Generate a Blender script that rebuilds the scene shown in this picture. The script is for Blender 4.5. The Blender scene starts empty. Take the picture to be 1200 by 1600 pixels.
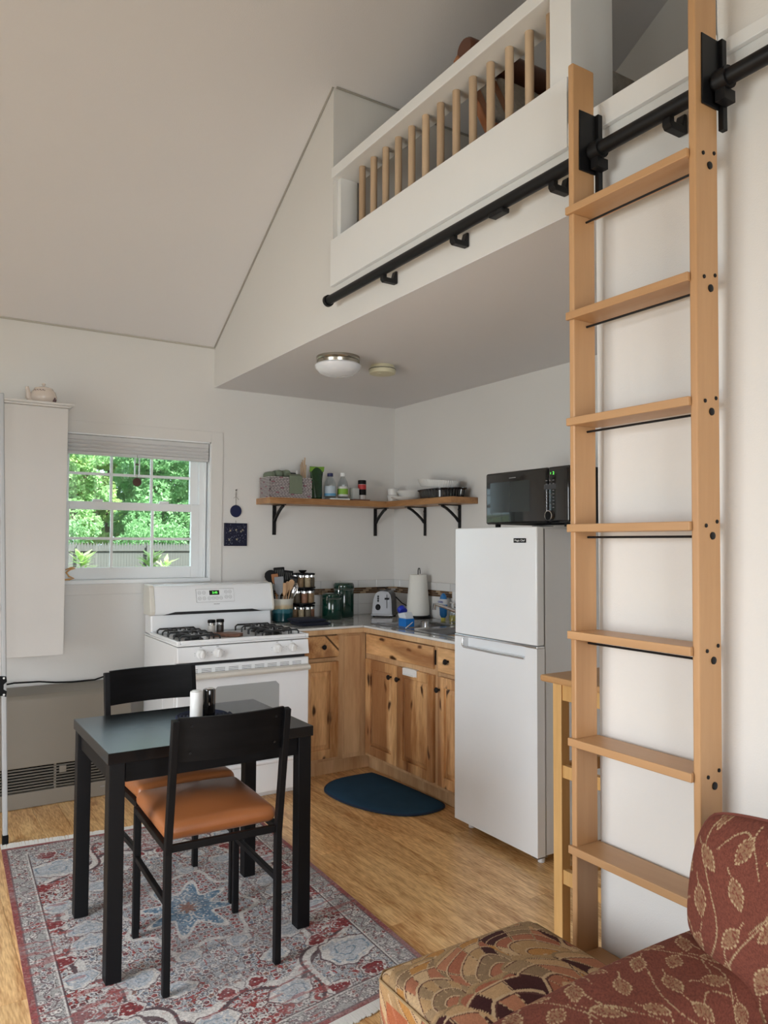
import bpy, bmesh, math, random
import numpy as np
from mathutils import Vector, Matrix
random.seed(7); np.random.seed(7)
PI = math.pi
SC = bpy.context.scene
COL = SC.collection

# ------------------------------------------------------------------ camera
CAM = (-3.1044, -4.7506, 1.4215)
yaw, pitch, roll = 0.5652, 0.0410, 0.0043
cd = bpy.data.cameras.new('camera'); cam = bpy.data.objects.new('camera', cd); COL.objects.link(cam)
f = Vector((math.sin(yaw)*math.cos(pitch), math.cos(yaw)*math.cos(pitch), math.sin(pitch)))
r = Vector((math.cos(yaw), -math.sin(yaw), 0)); u = r.cross(f)
r2 = r*math.cos(roll)+u*math.sin(roll); u2 = -r*math.sin(roll)+u*math.cos(roll)
cam.matrix_world = Matrix(((r2.x, u2.x, -f.x, CAM[0]), (r2.y, u2.y, -f.y, CAM[1]), (r2.z, u2.z, -f.z, CAM[2]), (0, 0, 0, 1)))
cd.sensor_fit = 'VERTICAL'; cd.sensor_height = 36; cd.lens = 1192.84*36/1600
cd.clip_start = .05; cd.clip_end = 200
SC.camera = cam

# ------------------------------------------------------------------ world, sun, window light, exposure
SC.view_settings.view_transform = 'Standard'; SC.view_settings.look = 'None'
SC.view_settings.gamma = 1; SC.view_settings.use_curve_mapping = False
SC.view_settings.exposure = 0.22
w = bpy.data.worlds.new('sky'); SC.world = w; w.use_nodes = True
bg = w.node_tree.nodes['Background']; bg.inputs[0].default_value = (.80, .90, 1, 1); bg.inputs[1].default_value = 1.9
sd = bpy.data.lights.new('sun', 'SUN'); sd.energy = 20; sd.angle = .02; sd.color = (1, .96, .88)
so = bpy.data.objects.new('sun', sd); COL.objects.link(so); so.rotation_euler = (math.radians(42), 0, math.radians(28))

def area(name, loc, target, sx, sy, power, color, spread=180):
    d = bpy.data.lights.new(name, 'AREA'); d.shape = 'RECTANGLE'; d.size = sx; d.size_y = sy; d.energy = power; d.color = color; d.spread = math.radians(spread)
    o = bpy.data.objects.new(name, d); COL.objects.link(o); o.location = loc
    v = Vector(target)-Vector(loc); o.rotation_euler = v.to_track_quat('-Z', 'Y').to_euler()
    return o
# daylight that comes through the windows of the left wall and of the wall behind the camera
area('left_door_daylight', (-5.22, -2.85, 1.25), (-1.6, -2.3, -.55), 1.6, 2.0, 39, (.90, .95, 1), 120)
area('left_door_garden_light', (-5.22, -2.85, 1.0), (-1.2, -2.4, 2.3), 1.6, 1.6, 12, (1, .99, .96), 140)
area('rear_door_daylight', (-3.3, -7.3, 1.3), (-1.9, -1.2, -.35), 1.9, 1.9, 36, (.93, .96, 1), 110)
area('rear_door_garden_light', (-3.3, -7.3, 1.0), (-1.9, -2, 2.0), 1.9, 1.6, 3, (1, .985, .9), 140)

# ------------------------------------------------------------------ materials
def mat(name, col, rough=.5, metal=0, bump=0, bscale=60, var=0, vscale=4, spec=.5, coat=0, emit=None, es=1, trans=0, alpha=1, sss=0):
    m = bpy.data.materials.new(name); m.use_nodes = True; nt = m.node_tree; p = nt.nodes['Principled BSDF']
    p.inputs['Base Color'].default_value = (*col, 1); p.inputs['Roughness'].default_value = rough
    p.inputs['Metallic'].default_value = metal; p.inputs['Specular IOR Level'].default_value = spec
    p.inputs['Coat Weight'].default_value = coat; p.inputs['Coat Roughness'].default_value = .1
    p.inputs['Transmission Weight'].default_value = trans; p.inputs['Alpha'].default_value = alpha
    if emit: p.inputs['Emission Color'].default_value = (*emit, 1); p.inputs['Emission Strength'].default_value = es
    tc = nt.nodes.new('ShaderNodeTexCoord')
    n = nt.nodes.new('ShaderNodeTexNoise'); n.inputs['Scale'].default_value = vscale; n.inputs['Detail'].default_value = 5
    nt.links.new(tc.outputs['Object'], n.inputs['Vector'])
    mx = nt.nodes.new('ShaderNodeMix'); mx.data_type = 'RGBA'
    v = max(var, .03)
    mx.inputs[6].default_value = (*[c*(1-v) for c in col], 1); mx.inputs[7].default_value = (*[min(1, c*(1+v)) for c in col], 1)
    nt.links.new(n.outputs['Fac'], mx.inputs[0]); nt.links.new(mx.outputs[2], p.inputs['Base Color'])
    if bump:
        n2 = nt.nodes.new('ShaderNodeTexNoise'); n2.inputs['Scale'].default_value = bscale; n2.inputs['Detail'].default_value = 3
        nt.links.new(tc.outputs['Object'], n2.inputs['Vector'])
        b = nt.nodes.new('ShaderNodeBump'); b.inputs['Strength'].default_value = bump; b.inputs['Distance'].default_value = .002
        nt.links.new(n2.outputs['Fac'], b.inputs['Height']); nt.links.new(b.outputs['Normal'], p.inputs['Normal'])
    return m

def wood(name, dark, light, axis=2, scale=9, stretch=14, rough=.42, knots=False, rnd=.25, fine=.35, coat=0, spread=(.3, .72), fmul=11):
    m = bpy.data.materials.new(name); m.use_nodes = True; nt = m.node_tree; L = nt.links; N = nt.nodes
    p = N['Principled BSDF']; p.inputs['Roughness'].default_value = rough; p.inputs['Coat Weight'].default_value = coat
    tc = N.new('ShaderNodeTexCoord'); oi = N.new('ShaderNodeObjectInfo')
    off = N.new('ShaderNodeVectorMath'); off.operation = 'MULTIPLY_ADD'
    cb = N.new('ShaderNodeCombineXYZ')
    for k in range(3): L.new(oi.outputs['Random'], cb.inputs[k])
    off.inputs[1].default_value = (37, 53, 29)
    L.new(cb.outputs[0], off.inputs[0]); L.new(tc.outputs['Object'], off.inputs[2])
    mp = N.new('ShaderNodeMapping'); s = [1, 1, 1]; s[axis] = 1/stretch; mp.inputs['Scale'].default_value = s
    L.new(off.outputs[0], mp.inputs['Vector'])
    n = N.new('ShaderNodeTexNoise'); n.inputs['Scale'].default_value = scale; n.inputs['Detail'].default_value = 6; n.inputs['Distortion'].default_value = .6
    L.new(mp.outputs[0], n.inputs['Vector'])
    n3 = N.new('ShaderNodeTexNoise'); n3.inputs['Scale'].default_value = scale*fmul; n3.inputs['Detail'].default_value = 3
    L.new(mp.outputs[0], n3.inputs['Vector'])
    ad = N.new('ShaderNodeMath'); ad.operation = 'MULTIPLY_ADD'; ad.inputs[1].default_value = fine; L.new(n3.outputs['Fac'], ad.inputs[0])
    sb = N.new('ShaderNodeMath'); sb.operation = 'SUBTRACT'; L.new(n.outputs['Fac'], sb.inputs[0]); sb.inputs[1].default_value = fine*.5
    L.new(sb.outputs[0], ad.inputs[2])
    cr = N.new('ShaderNodeValToRGB'); cr.color_ramp.elements[0].color = (*dark, 1); cr.color_ramp.elements[0].position = spread[0]
    cr.color_ramp.elements[1].color = (*light, 1); cr.color_ramp.elements[1].position = spread[1]
    L.new(ad.outputs[0], cr.inputs[0])
    hv = N.new('ShaderNodeHueSaturation'); L.new(cr.outputs[0], hv.inputs['Color'])
    mr = N.new('ShaderNodeMapRange'); mr.inputs[3].default_value = 1-rnd; mr.inputs[4].default_value = 1+rnd*.6
    L.new(oi.outputs['Random'], mr.inputs[0]); L.new(mr.outputs[0], hv.inputs['Value'])
    out = hv.outputs[0]
    if knots:
        mp2 = N.new('ShaderNodeMapping'); s2 = [1, 1, 1]; s2[axis] = .28; mp2.inputs['Scale'].default_value = s2; L.new(off.outputs[0], mp2.inputs['Vector'])
        vo = N.new('ShaderNodeTexVoronoi'); vo.voronoi_dimensions = '2D'; vo.inputs['Scale'].default_value = 8
        sp3 = N.new('ShaderNodeSeparateXYZ'); L.new(off.outputs[0], sp3.inputs[0]); sm3 = N.new('ShaderNodeMath'); sm3.operation = 'ADD'; L.new(sp3.outputs[0], sm3.inputs[0]); 
        ot3 = 1 if axis != 1 else 2; L.new(sp3.outputs[ot3], sm3.inputs[1]); zz3 = N.new('ShaderNodeMath'); zz3.operation = 'MULTIPLY'; zz3.inputs[1].default_value = .38; L.new(sp3.outputs[axis], zz3.inputs[0])
        cv3 = N.new('ShaderNodeCombineXYZ'); L.new(sm3.outputs[0], cv3.inputs[0]); L.new(zz3.outputs[0], cv3.inputs[1])
        nk = N.new('ShaderNodeTexNoise'); nk.inputs['Scale'].default_value = 18; L.new(cv3.outputs[0], nk.inputs['Vector'])
        va3 = N.new('ShaderNodeVectorMath'); va3.operation = 'MULTIPLY_ADD'; va3.inputs[1].default_value = (.05, .05, 0); L.new(nk.outputs['Color'], va3.inputs[0]); L.new(cv3.outputs[0], va3.inputs[2]); L.new(va3.outputs[0], vo.inputs['Vector'])
        c2 = N.new('ShaderNodeValToRGB'); c2.color_ramp.elements[0].color = (1, 1, 1, 1); c2.color_ramp.elements[0].position = .05
        c2.color_ramp.elements[1].color = (0, 0, 0, 1); c2.color_ramp.elements[1].position = .12; L.new(vo.outputs['Distance'], c2.inputs[0])
        mx = N.new('ShaderNodeMix'); mx.data_type = 'RGBA'; L.new(c2.outputs[0], mx.inputs[0]); L.new(out, mx.inputs[6]); mx.inputs[7].default_value = (.05, .018, .006, 1)
        # broad heartwood streaks
        n4 = N.new('ShaderNodeTexNoise'); n4.inputs['Scale'].default_value = 5; L.new(mp.outputs[0], n4.inputs['Vector'])
        c3 = N.new('ShaderNodeValToRGB'); c3.color_ramp.elements[0].position = .51; c3.color_ramp.elements[1].position = .58
        c3.color_ramp.elements[0].color = (0, 0, 0, 1); c3.color_ramp.elements[1].color = (.7, .7, .7, 1); L.new(n4.outputs['Fac'], c3.inputs[0])
        m2 = N.new('ShaderNodeMix'); m2.data_type = 'RGBA'; L.new(c3.outputs[0], m2.inputs[0]); L.new(mx.outputs[2], m2.inputs[6]); m2.inputs[7].default_value = (.24, .085, .028, 1)
        out = m2.outputs[2]
    L.new(out, p.inputs['Base Color'])
    b = N.new('ShaderNodeBump'); b.inputs['Strength'].default_value = .15; b.inputs['Distance'].default_value = .001
    L.new(ad.outputs[0], b.inputs['Height']); L.new(b.outputs['Normal'], p.inputs['Normal'])
    return m

def painted(name, rough=.9, bump=.4, bscale=500, sheen=.2):
    m = bpy.data.materials.new(name); m.use_nodes = True; nt = m.node_tree; L = nt.links; p = nt.nodes['Principled BSDF']
    a = nt.nodes.new('ShaderNodeAttribute'); a.attribute_name = 'Col'
    tc = nt.nodes.new('ShaderNodeTexCoord'); n = nt.nodes.new('ShaderNodeTexNoise'); n.inputs['Scale'].default_value = bscale
    L.new(tc.outputs['Object'], n.inputs['Vector'])
    mx = nt.nodes.new('ShaderNodeMix'); mx.data_type = 'RGBA'; mx.blend_type = 'MULTIPLY'; mx.inputs[0].default_value = .35
    cr = nt.nodes.new('ShaderNodeValToRGB'); cr.color_ramp.elements[0].color = (.45, .45, .45, 1); cr.color_ramp.elements[0].position = .35; cr.color_ramp.elements[1].position = .65
    cr.color_ramp.elements[1].color = (1, 1, 1, 1)
    L.new(n.outputs['Fac'], cr.inputs[0]); L.new(a.outputs['Color'], mx.inputs[6]); L.new(cr.outputs[0], mx.inputs[7])
    L.new(mx.outputs[2], p.inputs['Base Color']); p.inputs['Roughness'].default_value = rough; p.inputs['Specular IOR Level'].default_value = .2
    b = nt.nodes.new('ShaderNodeBump'); b.inputs['Strength'].default_value = bump; b.inputs['Distance'].default_value = .0015
    L.new(n.outputs['Fac'], b.inputs['Height']); L.new(b.outputs['Normal'], p.inputs['Normal'])
    return m

def glass_mat(name, tint=(.9, .97, .96), gloss=.08):
    m = bpy.data.materials.new(name); m.use_nodes = True; nt = m.node_tree; nt.nodes.remove(nt.nodes['Principled BSDF'])
    o = nt.nodes['Material Output']; t = nt.nodes.new('ShaderNodeBsdfTransparent'); t.inputs[0].default_value = (*tint, 1)
    g = nt.nodes.new('ShaderNodeBsdfGlossy'); g.inputs['Roughness'].default_value = .02
    mx = nt.nodes.new('ShaderNodeMixShader'); mx.inputs[0].default_value = gloss
    nt.links.new(t.outputs[0], mx.inputs[1]); nt.links.new(g.outputs[0], mx.inputs[2]); nt.links.new(mx.outputs[0], o.inputs['Surface'])
    return m

WALL = mat('wall_paint', (.735, .718, .69), .75, bump=.25, bscale=220, var=.02, vscale=1.5)
CEIL = mat('ceiling_paint', (.755, .735, .735), .85, bump=.3, bscale=180, var=.02, vscale=1)
TRIMW = mat('white_trim_paint', (.82, .82, .81), .35, var=.01)
VINYL = mat('white_vinyl', (.85, .87, .88), .3)
SUB = mat('subfloor', (.10, .06, .03), .9)
BAMBOO = wood('bamboo_board', (.50, .22, .065), (.98, .66, .31), axis=1, scale=20, stretch=9, rough=.30, rnd=.10, fine=1.1, coat=.1, fmul=8, spread=(.22, .74))
HICK = wood('knotty_hickory', (.40, .165, .05), (.90, .56, .27), axis=2, scale=8, stretch=7, rough=.33, knots=True, rnd=.12)
HICKX = wood('knotty_hickory_across', (.40, .165, .05), (.90, .56, .27), axis=1, scale=8, stretch=7, rough=.33, knots=True, rnd=.12)
HICKP = wood('plain_hickory', (.50, .28, .135), (.74, .49, .27), axis=2, scale=7, stretch=9, rough=.36, rnd=.08)
MAPLE = wood('ladder_maple', (.41, .215, .092), (.55, .32, .155), axis=2, scale=7, stretch=12, rough=.4, rnd=.08, fine=.2, spread=(.25, .75))
MAPLEY = wood('rung_maple', (.41, .215, .092), (.55, .32, .155), axis=1, scale=7, stretch=12, rough=.4, rnd=.08, fine=.2, spread=(.25, .75))
PINE = wood('honey_pine', (.50, .27, .085), (.68, .42, .17), axis=2, scale=8, stretch=12, rough=.4, rnd=.06)
PINET = wood('honey_pine_top', (.36, .18, .07), (.52, .30, .13), axis=1, scale=8, stretch=12, rough=.4, rnd=.04)
DOWEL = wood('birch_dowel', (.46, .31, .19), (.60, .44, .29), axis=2, scale=14, stretch=16, rough=.5, rnd=.12)
SHELFW = wood('shelf_plank', (.26, .115, .04), (.50, .265, .11), axis=0, scale=10, stretch=6, rough=.4, rnd=.05)
SHELFY = wood('shelf_plank_side', (.26, .115, .04), (.50, .265, .11), axis=1, scale=10, stretch=6, rough=.4, rnd=.05)
BLKMET = mat('black_iron', (.006, .006, .007), .45, spec=.3, var=.1)
BLKMAT = mat('black_powder_coat', (.004, .004, .005), .5, spec=.22, var=.1, bump=.2, bscale=400)
BLKWOOD = wood('black_stained_wood', (.004, .004, .0045), (.010, .010, .011), axis=0, scale=30, stretch=20, rough=.22, rnd=.1)
BLKBACK = wood('black_stained_ply', (.003, .003, .0035), (.007, .007, .008), axis=0, scale=30, stretch=20, rough=.5, rnd=.1)
BLKBACK.node_tree.nodes['Principled BSDF'].inputs['Specular IOR Level'].default_value = .15
BLKWOOD.node_tree.nodes['Principled BSDF'].inputs['Specular IOR Level'].default_value = .42
BLKPL = mat('black_plastic', (.004, .004, .005), .5, spec=.15)
BLKGLOSS = mat('black_gloss', (.004, .004, .005), .06, coat=.6)
ENAMEL = mat('white_enamel', (.88, .90, .92), .16, coat=.5, var=.01)
ENAMELB = mat('bisque_plastic', (.72, .69, .62), .35)
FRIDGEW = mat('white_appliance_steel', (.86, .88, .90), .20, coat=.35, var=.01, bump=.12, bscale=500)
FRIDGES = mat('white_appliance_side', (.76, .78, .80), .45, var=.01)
CHROME = mat('chrome', (.75, .75, .76), .12, metal=1)
STEEL = mat('brushed_steel', (.17, .17, .175), .42, metal=1, bump=.15, bscale=300)
SINKST = mat('sink_steel', (.36, .36, .37), .22, metal=1)
CASTI = mat('cast_iron', (.02, .02, .022), .45, bump=.3, bscale=300)
GLASS = glass_mat('window_glass')
JARG = glass_mat('jar_glass', (.80, .82, .80), .12)
BOTG = glass_mat('clear_bottle', (.86, .90, .92), .16)
LEATH = mat('cognac_leather', (.33, .115, .038), .36, bump=.25, bscale=350, var=.12, vscale=6, coat=.08)
TILEW = mat('white_glazed_tile', (.72, .72, .71), .12, coat=.4, var=.03)
CTILE = mat('worktop_tile', (.52, .51, .49), .12, coat=.5, var=.12, vscale=18)
GROUT = mat('grout', (.36, .34, .31), .9)
GROUTL = mat('light_grout', (.55, .53, .50), .9)
MOSA = mat('brown_mosaic_glass', (.13, .075, .04), .2, var=.3, vscale=30)
MOSB = mat('tan_mosaic_glass', (.40, .28, .17), .25, var=.2, vscale=30)
HEATM = mat('heater_beige_steel', (.23, .205, .17), .45, var=.03)
HEATD = mat('heater_dark_slot', (.005, .005, .005), .8, spec=.1)
BLUEC = mat('navy_microfibre', (.026, .070, .125), .95, bump=.6, bscale=260, var=.2, vscale=10, spec=.1)
BLUED = mat('navy_binding', (.012, .028, .065), .8)
NAVY = mat('navy_cloth', (.006, .008, .022), .95, bump=.5, bscale=300)
WHITEP = mat('white_plastic', (.80, .80, .79), .35)
PAPER = mat('paper_towel', (.78, .77, .72), .95, bump=.7, bscale=140)
CERW = mat('white_ceramic', (.78, .78, .76), .15, coat=.4)
CERC = mat('cream_ceramic', (.72, .62, .54), .2, coat=.3, var=.05)
GREENC = mat('green_ceramic', (.003, .030, .020), .14, coat=.5)
SAGE = mat('sage_cotton', (.17, .20, .14), .95, bump=.8, bscale=200, var=.1)
FRINGE = mat('white_fringe', (.78, .77, .74), .95, bump=.8, bscale=200)
SPATG = mat('grey_silicone', (.24, .25, .27), .5)
SPOONW = wood('spoon_wood', (.36, .20, .10), (.56, .36, .20), axis=2, scale=20, stretch=8, rough=.6)
BROWNB = wood('walnut_block', (.14, .05, .028), (.30, .14, .085), axis=0, scale=20, stretch=8, rough=.5)
GREENL = mat('green_led', (.02, .2, .02), .5, emit=(.15, 1, .12), es=1.6)
BLUEP = mat('blue_plastic', (.01, .16, .52), .3)
BLUEPD = mat('deep_blue_plastic', (.012, .03, .38), .3)
YELP = mat('yellow_cap', (.75, .68, .12), .4)
REDL = mat('red_label', (.45, .03, .03), .5)
NICKEL = mat('brushed_nickel', (.42, .39, .33), .25, metal=1)
OPAL = mat('opal_glass', (.80, .81, .84), .25, coat=.3)
CREAMP = mat('aged_cream_plastic', (.66, .62, .44), .45)
CABW = mat('white_melamine', (.63, .61, .585), .4, var=.01)
BLIND = mat('white_blind', (.62, .62, .62), .5)
GREY = mat('grey_mark', (.30, .30, .31), .5)
GREYL = mat('grey_glass_panel', (.40, .42, .42), .12, coat=.5)
DARKS = mat('dark_slot', (.012, .012, .014), .6)

# ------------------------------------------------------------------ mesh tools
class MB:
    def __init__(s): s.v = []; s.f = []
    def add(s, vs, fs):
        o = len(s.v); s.v += [tuple(a) for a in vs]; s.f += [tuple(o+i for i in q) for q in fs]; return s
    def box(s, x0, x1, y0, y1, z0, z1):
        x0, x1 = min(x0, x1), max(x0, x1); y0, y1 = min(y0, y1), max(y0, y1); z0, z1 = min(z0, z1), max(z0, z1)
        return s.add([(x0, y0, z0), (x1, y0, z0), (x1, y1, z0), (x0, y1, z0), (x0, y0, z1), (x1, y0, z1), (x1, y1, z1), (x0, y1, z1)],
                     [(0, 3, 2, 1), (4, 5, 6, 7), (0, 1, 5, 4), (1, 2, 6, 5), (2, 3, 7, 6), (3, 0, 4, 7)])
    def bar(s, a, b, w, d=None, upv=(0, 0, 1)):
        d = d or w; a = Vector(a); b = Vector(b); t = (b-a).normalized(); uu = Vector(upv)
        if abs(t.dot(uu)) > .95: uu = Vector((0, 1, 0))
        sx = t.cross(uu).normalized(); sy = sx.cross(t)
        vs = [p+sx*(i*w/2)+sy*(j*d/2) for p in (a, b) for i, j in ((-1, -1), (1, -1), (1, 1), (-1, 1))]
        return s.add(vs, [(0, 1, 2, 3), (7, 6, 5, 4), (0, 4, 5, 1), (1, 5, 6, 2), (2, 6, 7, 3), (3, 7, 4, 0)])
    def tube(s, pts, rad, n=10, cap=True):
        pts = [Vector(p) for p in pts]; rs = rad if isinstance(rad, (list, tuple)) else [rad]*len(pts)
        base = len(s.v); prev = None
        for i, p in enumerate(pts):
            t = (pts[min(i+1, len(pts)-1)]-pts[max(i-1, 0)]).normalized()
            if prev is None:
                q = Vector((0, 0, 1)) if abs(t.z) < .9 else Vector((1, 0, 0)); prev = (q-t*q.dot(t)).normalized()
            prev = (prev-t*prev.dot(t)).normalized(); bb = t.cross(prev)
            for k in range(n):
                a = 2*PI*k/n; s.v.append(tuple(p+(prev*math.cos(a)+bb*math.sin(a))*rs[i]))
        for i in range(len(pts)-1):
            for k in range(n):
                a = base+i*n+k; b = base+i*n+(k+1) % n; s.f.append((a, b, b+n, a+n))
        if cap:
            s.f.append(tuple(base+k for k in range(n))[::-1]); s.f.append(tuple(base+(len(pts)-1)*n+k for k in range(n)))
        return s
    def lathe(s, prof, c=(0, 0, 0), n=24, axis=2, flute=0, nf=0):
        base = len(s.v); c = Vector(c)
        for rr, h in prof:
            for k in range(n):
                a = 2*PI*k/n; q = rr*(1+flute*math.cos(nf*a)) if flute else rr
                x, y = q*math.cos(a), q*math.sin(a)
                p = (x, y, h) if axis == 2 else ((h, x, y) if axis == 0 else (y, h, x))
                s.v.append(tuple(c+Vector(p)))
        for i in range(len(prof)-1):
            for k in range(n):
                a = base+i*n+k; b = base+i*n+(k+1) % n; s.f.append((a, b, b+n, a+n))
        s.f.append(tuple(base+k for k in range(n))[::-1]); s.f.append(tuple(base+(len(prof)-1)*n+k for k in range(n)))
        return s
    def prism(s, poly, h0, h1, axis=2):
        n = len(poly); fn = {2: lambda a, b, h: (a, b, h), 0: lambda a, b, h: (h, a, b), 1: lambda a, b, h: (a, h, b)}[axis]
        return s.add([fn(a, b, h0) for a, b in poly]+[fn(a, b, h1) for a, b in poly],
                     [tuple(range(n))[::-1], tuple(range(n, 2*n))]+[(i, (i+1) % n, n+(i+1) % n, n+i) for i in range(n)])
    def soft(s, x0, x1, y0, y1, z0, z1, rad, n=8, puff=0, puffxy=0):
        c = Vector(((x0+x1)/2, (y0+y1)/2, (z0+z1)/2)); h = Vector(((x1-x0)/2, (y1-y0)/2, (z1-z0)/2)); rad = min(rad, min(h)*.999)
        idx = {}; base = len(s.v); cnt = [0]
        def tick(hh):
            # dense samples at rounded ends
            a = [-hh+rad*(1-math.cos(k*PI/2/4)) for k in range(4)]
            m = [(-hh+rad)+(2*(hh-rad))*k/n for k in range(n+1)]
            return a+m+[-q for q in reversed(a)]
        T = [tick(h[k]) for k in range(3)]
        def vid(i, j, k):
            key = (i, j, k)
            if key in idx: return idx[key]
            p = Vector((T[0][i], T[1][j], T[2][k])); q = Vector([max(-(h[m]-rad), min(h[m]-rad, p[m])) for m in range(3)])
            d = p-q; o = q+(d.normalized()*rad if d.length > 1e-9 else d)
            if puff: o.z += (1 if o.z > 0 else -.2)*puff*max(0, 1-(o.x/h.x)**2)*max(0, 1-(o.y/h.y)**2)*abs(o.z/h.z)
            if puffxy:
                g = max(0, 1-(o.z/h.z)**2)*puffxy; o.x += g*o.x/h.x; o.y += g*o.y/h.y
            s.v.append(tuple(o+c)); idx[key] = base+cnt[0]; cnt[0] += 1; return idx[key]
        X, Y, Z = (len(t)-1 for t in T)
        for i in range(X):
            for j in range(Y):
                s.f.append((vid(i, j, 0), vid(i, j+1, 0), vid(i+1, j+1, 0), vid(i+1, j, 0)))
                s.f.append((vid(i, j, Z), vid(i+1, j, Z), vid(i+1, j+1, Z), vid(i, j+1, Z)))
        for i in range(X):
            for k in range(Z):
                s.f.append((vid(i, 0, k), vid(i+1, 0, k), vid(i+1, 0, k+1), vid(i, 0, k+1)))
                s.f.append((vid(i, Y, k), vid(i, Y, k+1), vid(i+1, Y, k+1), vid(i+1, Y, k)))
        for j in range(Y):
            for k in range(Z):
                s.f.append((vid(0, j, k), vid(0, j, k+1), vid(0, j+1, k+1), vid(0, j+1, k)))
                s.f.append((vid(X, j, k), vid(X, j+1, k), vid(X, j+1, k+1), vid(X, j, k+1)))
        return s
    def grid(s, fn, nu, nv):
        base = len(s.v)
        for i in range(nu+1):
            for j in range(nv+1): s.v.append(tuple(fn(i/nu, j/nv)))
        for i in range(nu):
            for j in range(nv):
                a = base+i*(nv+1)+j; s.f.append((a, a+nv+1, a+nv+2, a+1))
        return s

def worldloc(o):
    v = Vector((0, 0, 0))
    while o: v += o.location; o = o.parent
    return v

def build(name, mb, m, parent=None, bevel=0, seg=2, smooth=False, kind=None, label=None, recalc=True):
    vs = np.array(mb.v, float)
    if parent is not None and parent.type == 'EMPTY' or parent is not None:
        pw = worldloc(parent)
    else: pw = Vector((0, 0, 0))
    c = Vector(((vs[:, 0].min()+vs[:, 0].max())/2, (vs[:, 1].min()+vs[:, 1].max())/2, vs[:, 2].min()))
    me = bpy.data.meshes.new(name); me.from_pydata([tuple(a) for a in (vs-np.array(c))], [], mb.f); me.update()
    if recalc and len(mb.f) < 20000:
        b = bmesh.new(); b.from_mesh(me); bmesh.ops.recalc_face_normals(b, faces=b.faces); b.to_mesh(me); b.free()
    me.materials.append(m)
    if smooth:
        me.polygons.foreach_set('use_smooth', [True]*len(me.polygons))
        if smooth != 'full': me.set_sharp_from_angle(angle=math.radians(38))
    o = bpy.data.objects.new(name, me); COL.objects.link(o); o.location = c-pw
    if parent is not None: o.parent = parent
    if bevel:
        md = o.modifiers.new('bevel', 'BEVEL'); md.width = bevel; md.segments = seg; md.limit_method = 'ANGLE'; md.angle_limit = math.radians(40)
        md.harden_normals = False
    if kind: o['kind'] = kind
    if label: o['label'] = label
    return o

def tag(o, label, cat, group=None):
    o['label'] = label; o['category'] = cat
    if group: o['group'] = group
    return o
def thing(name, label, cat, loc=(0, 0, 0), group=None):
    o = bpy.data.objects.new(name, None); COL.objects.link(o); o.location = loc; o.empty_display_size = .1
    return tag(o, label, cat, group)
def struct(name, mb, m, parent=None, **k):
    return build(name, mb, m, parent, kind='structure' if parent is None else None, **k)
def copytree(root, loc, label=None, rotz=None, group=None):
    rr = root.copy(); COL.objects.link(rr); rr.location = loc
    if rotz is not None: rr.rotation_euler = (0, 0, rotz)
    if label: rr['label'] = label
    if group: rr['group'] = group
    for ch in list(root.children):
        c = ch.copy(); COL.objects.link(c); c.parent = rr
        for g in list(ch.children):
            d = g.copy(); COL.objects.link(d); d.parent = c
    return rr
def B(*a): return MB().box(*a)
def text(name, s, size, loc, rot, m, parent, ext=.0004, align='CENTER', sx=1):
    cu = bpy.data.curves.new('t', 'FONT'); cu.body = s; cu.size = size; cu.extrude = ext; cu.align_x = align; cu.align_y = 'CENTER'
    t = bpy.data.objects.new('t', cu); me = bpy.data.meshes.new_from_object(t); bpy.data.objects.remove(t)
    me.name = name
    if sx != 1:
        for v in me.vertices: v.co.x *= sx
    me.materials.append(m); o = bpy.data.objects.new(name, me); COL.objects.link(o)
    o.location = Vector(loc)-worldloc(parent); o.rotation_euler = rot; o.parent = parent; return o
RX = (PI/2, 0, 0)            # lettering that faces -y
RY = (PI/2, 0, -PI/2)        # lettering that faces -x
def smudge(n, size, loc, rot, m, parent):
    """a maker's mark too small to read in the photograph: a row of little strokes"""
    q = MB(); w_ = size*.55
    for k in range(n):
        x_ = (k-(n-1)/2)*size*.72; q.box(x_-w_/2, x_+w_/2, -size*.32, size*.32*(1 if k % 3 else .6), -.0002, .0004)
    me = bpy.data.meshes.new('maker_mark'); me.from_pydata(q.v, [], q.f); me.materials.append(m); o = bpy.data.objects.new('maker_mark', me); COL.objects.link(o)
    o.location = Vector(loc)-worldloc(parent); o.rotation_euler = rot; o.parent = parent; o['kind'] = 'stuff'; return o
def setcol(o, cols):
    me = o.data; a = me.color_attributes.new('Col', 'FLOAT_COLOR', 'POINT')
    c = np.ones((len(me.vertices), 4), np.float32); c[:, :3] = cols; a.data.foreach_set('color', c.ravel())
def verts(o):
    n = len(o.data.vertices); a = np.empty(n*3, np.float32); o.data.vertices.foreach_get('co', a); return a.reshape(n, 3)+np.array(worldloc(o))

# ------------------------------------------------------------------ the room shell
W = -1.39; HS = 2.426; HC = 2.687; SL = .574; RY0 = -3.5
def cz(y): return HC+SL*(-y) if y > RY0 else HC+SL*(-RY0)-SL*(RY0-y)
YR = -7.0; XL = -5.0
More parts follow.
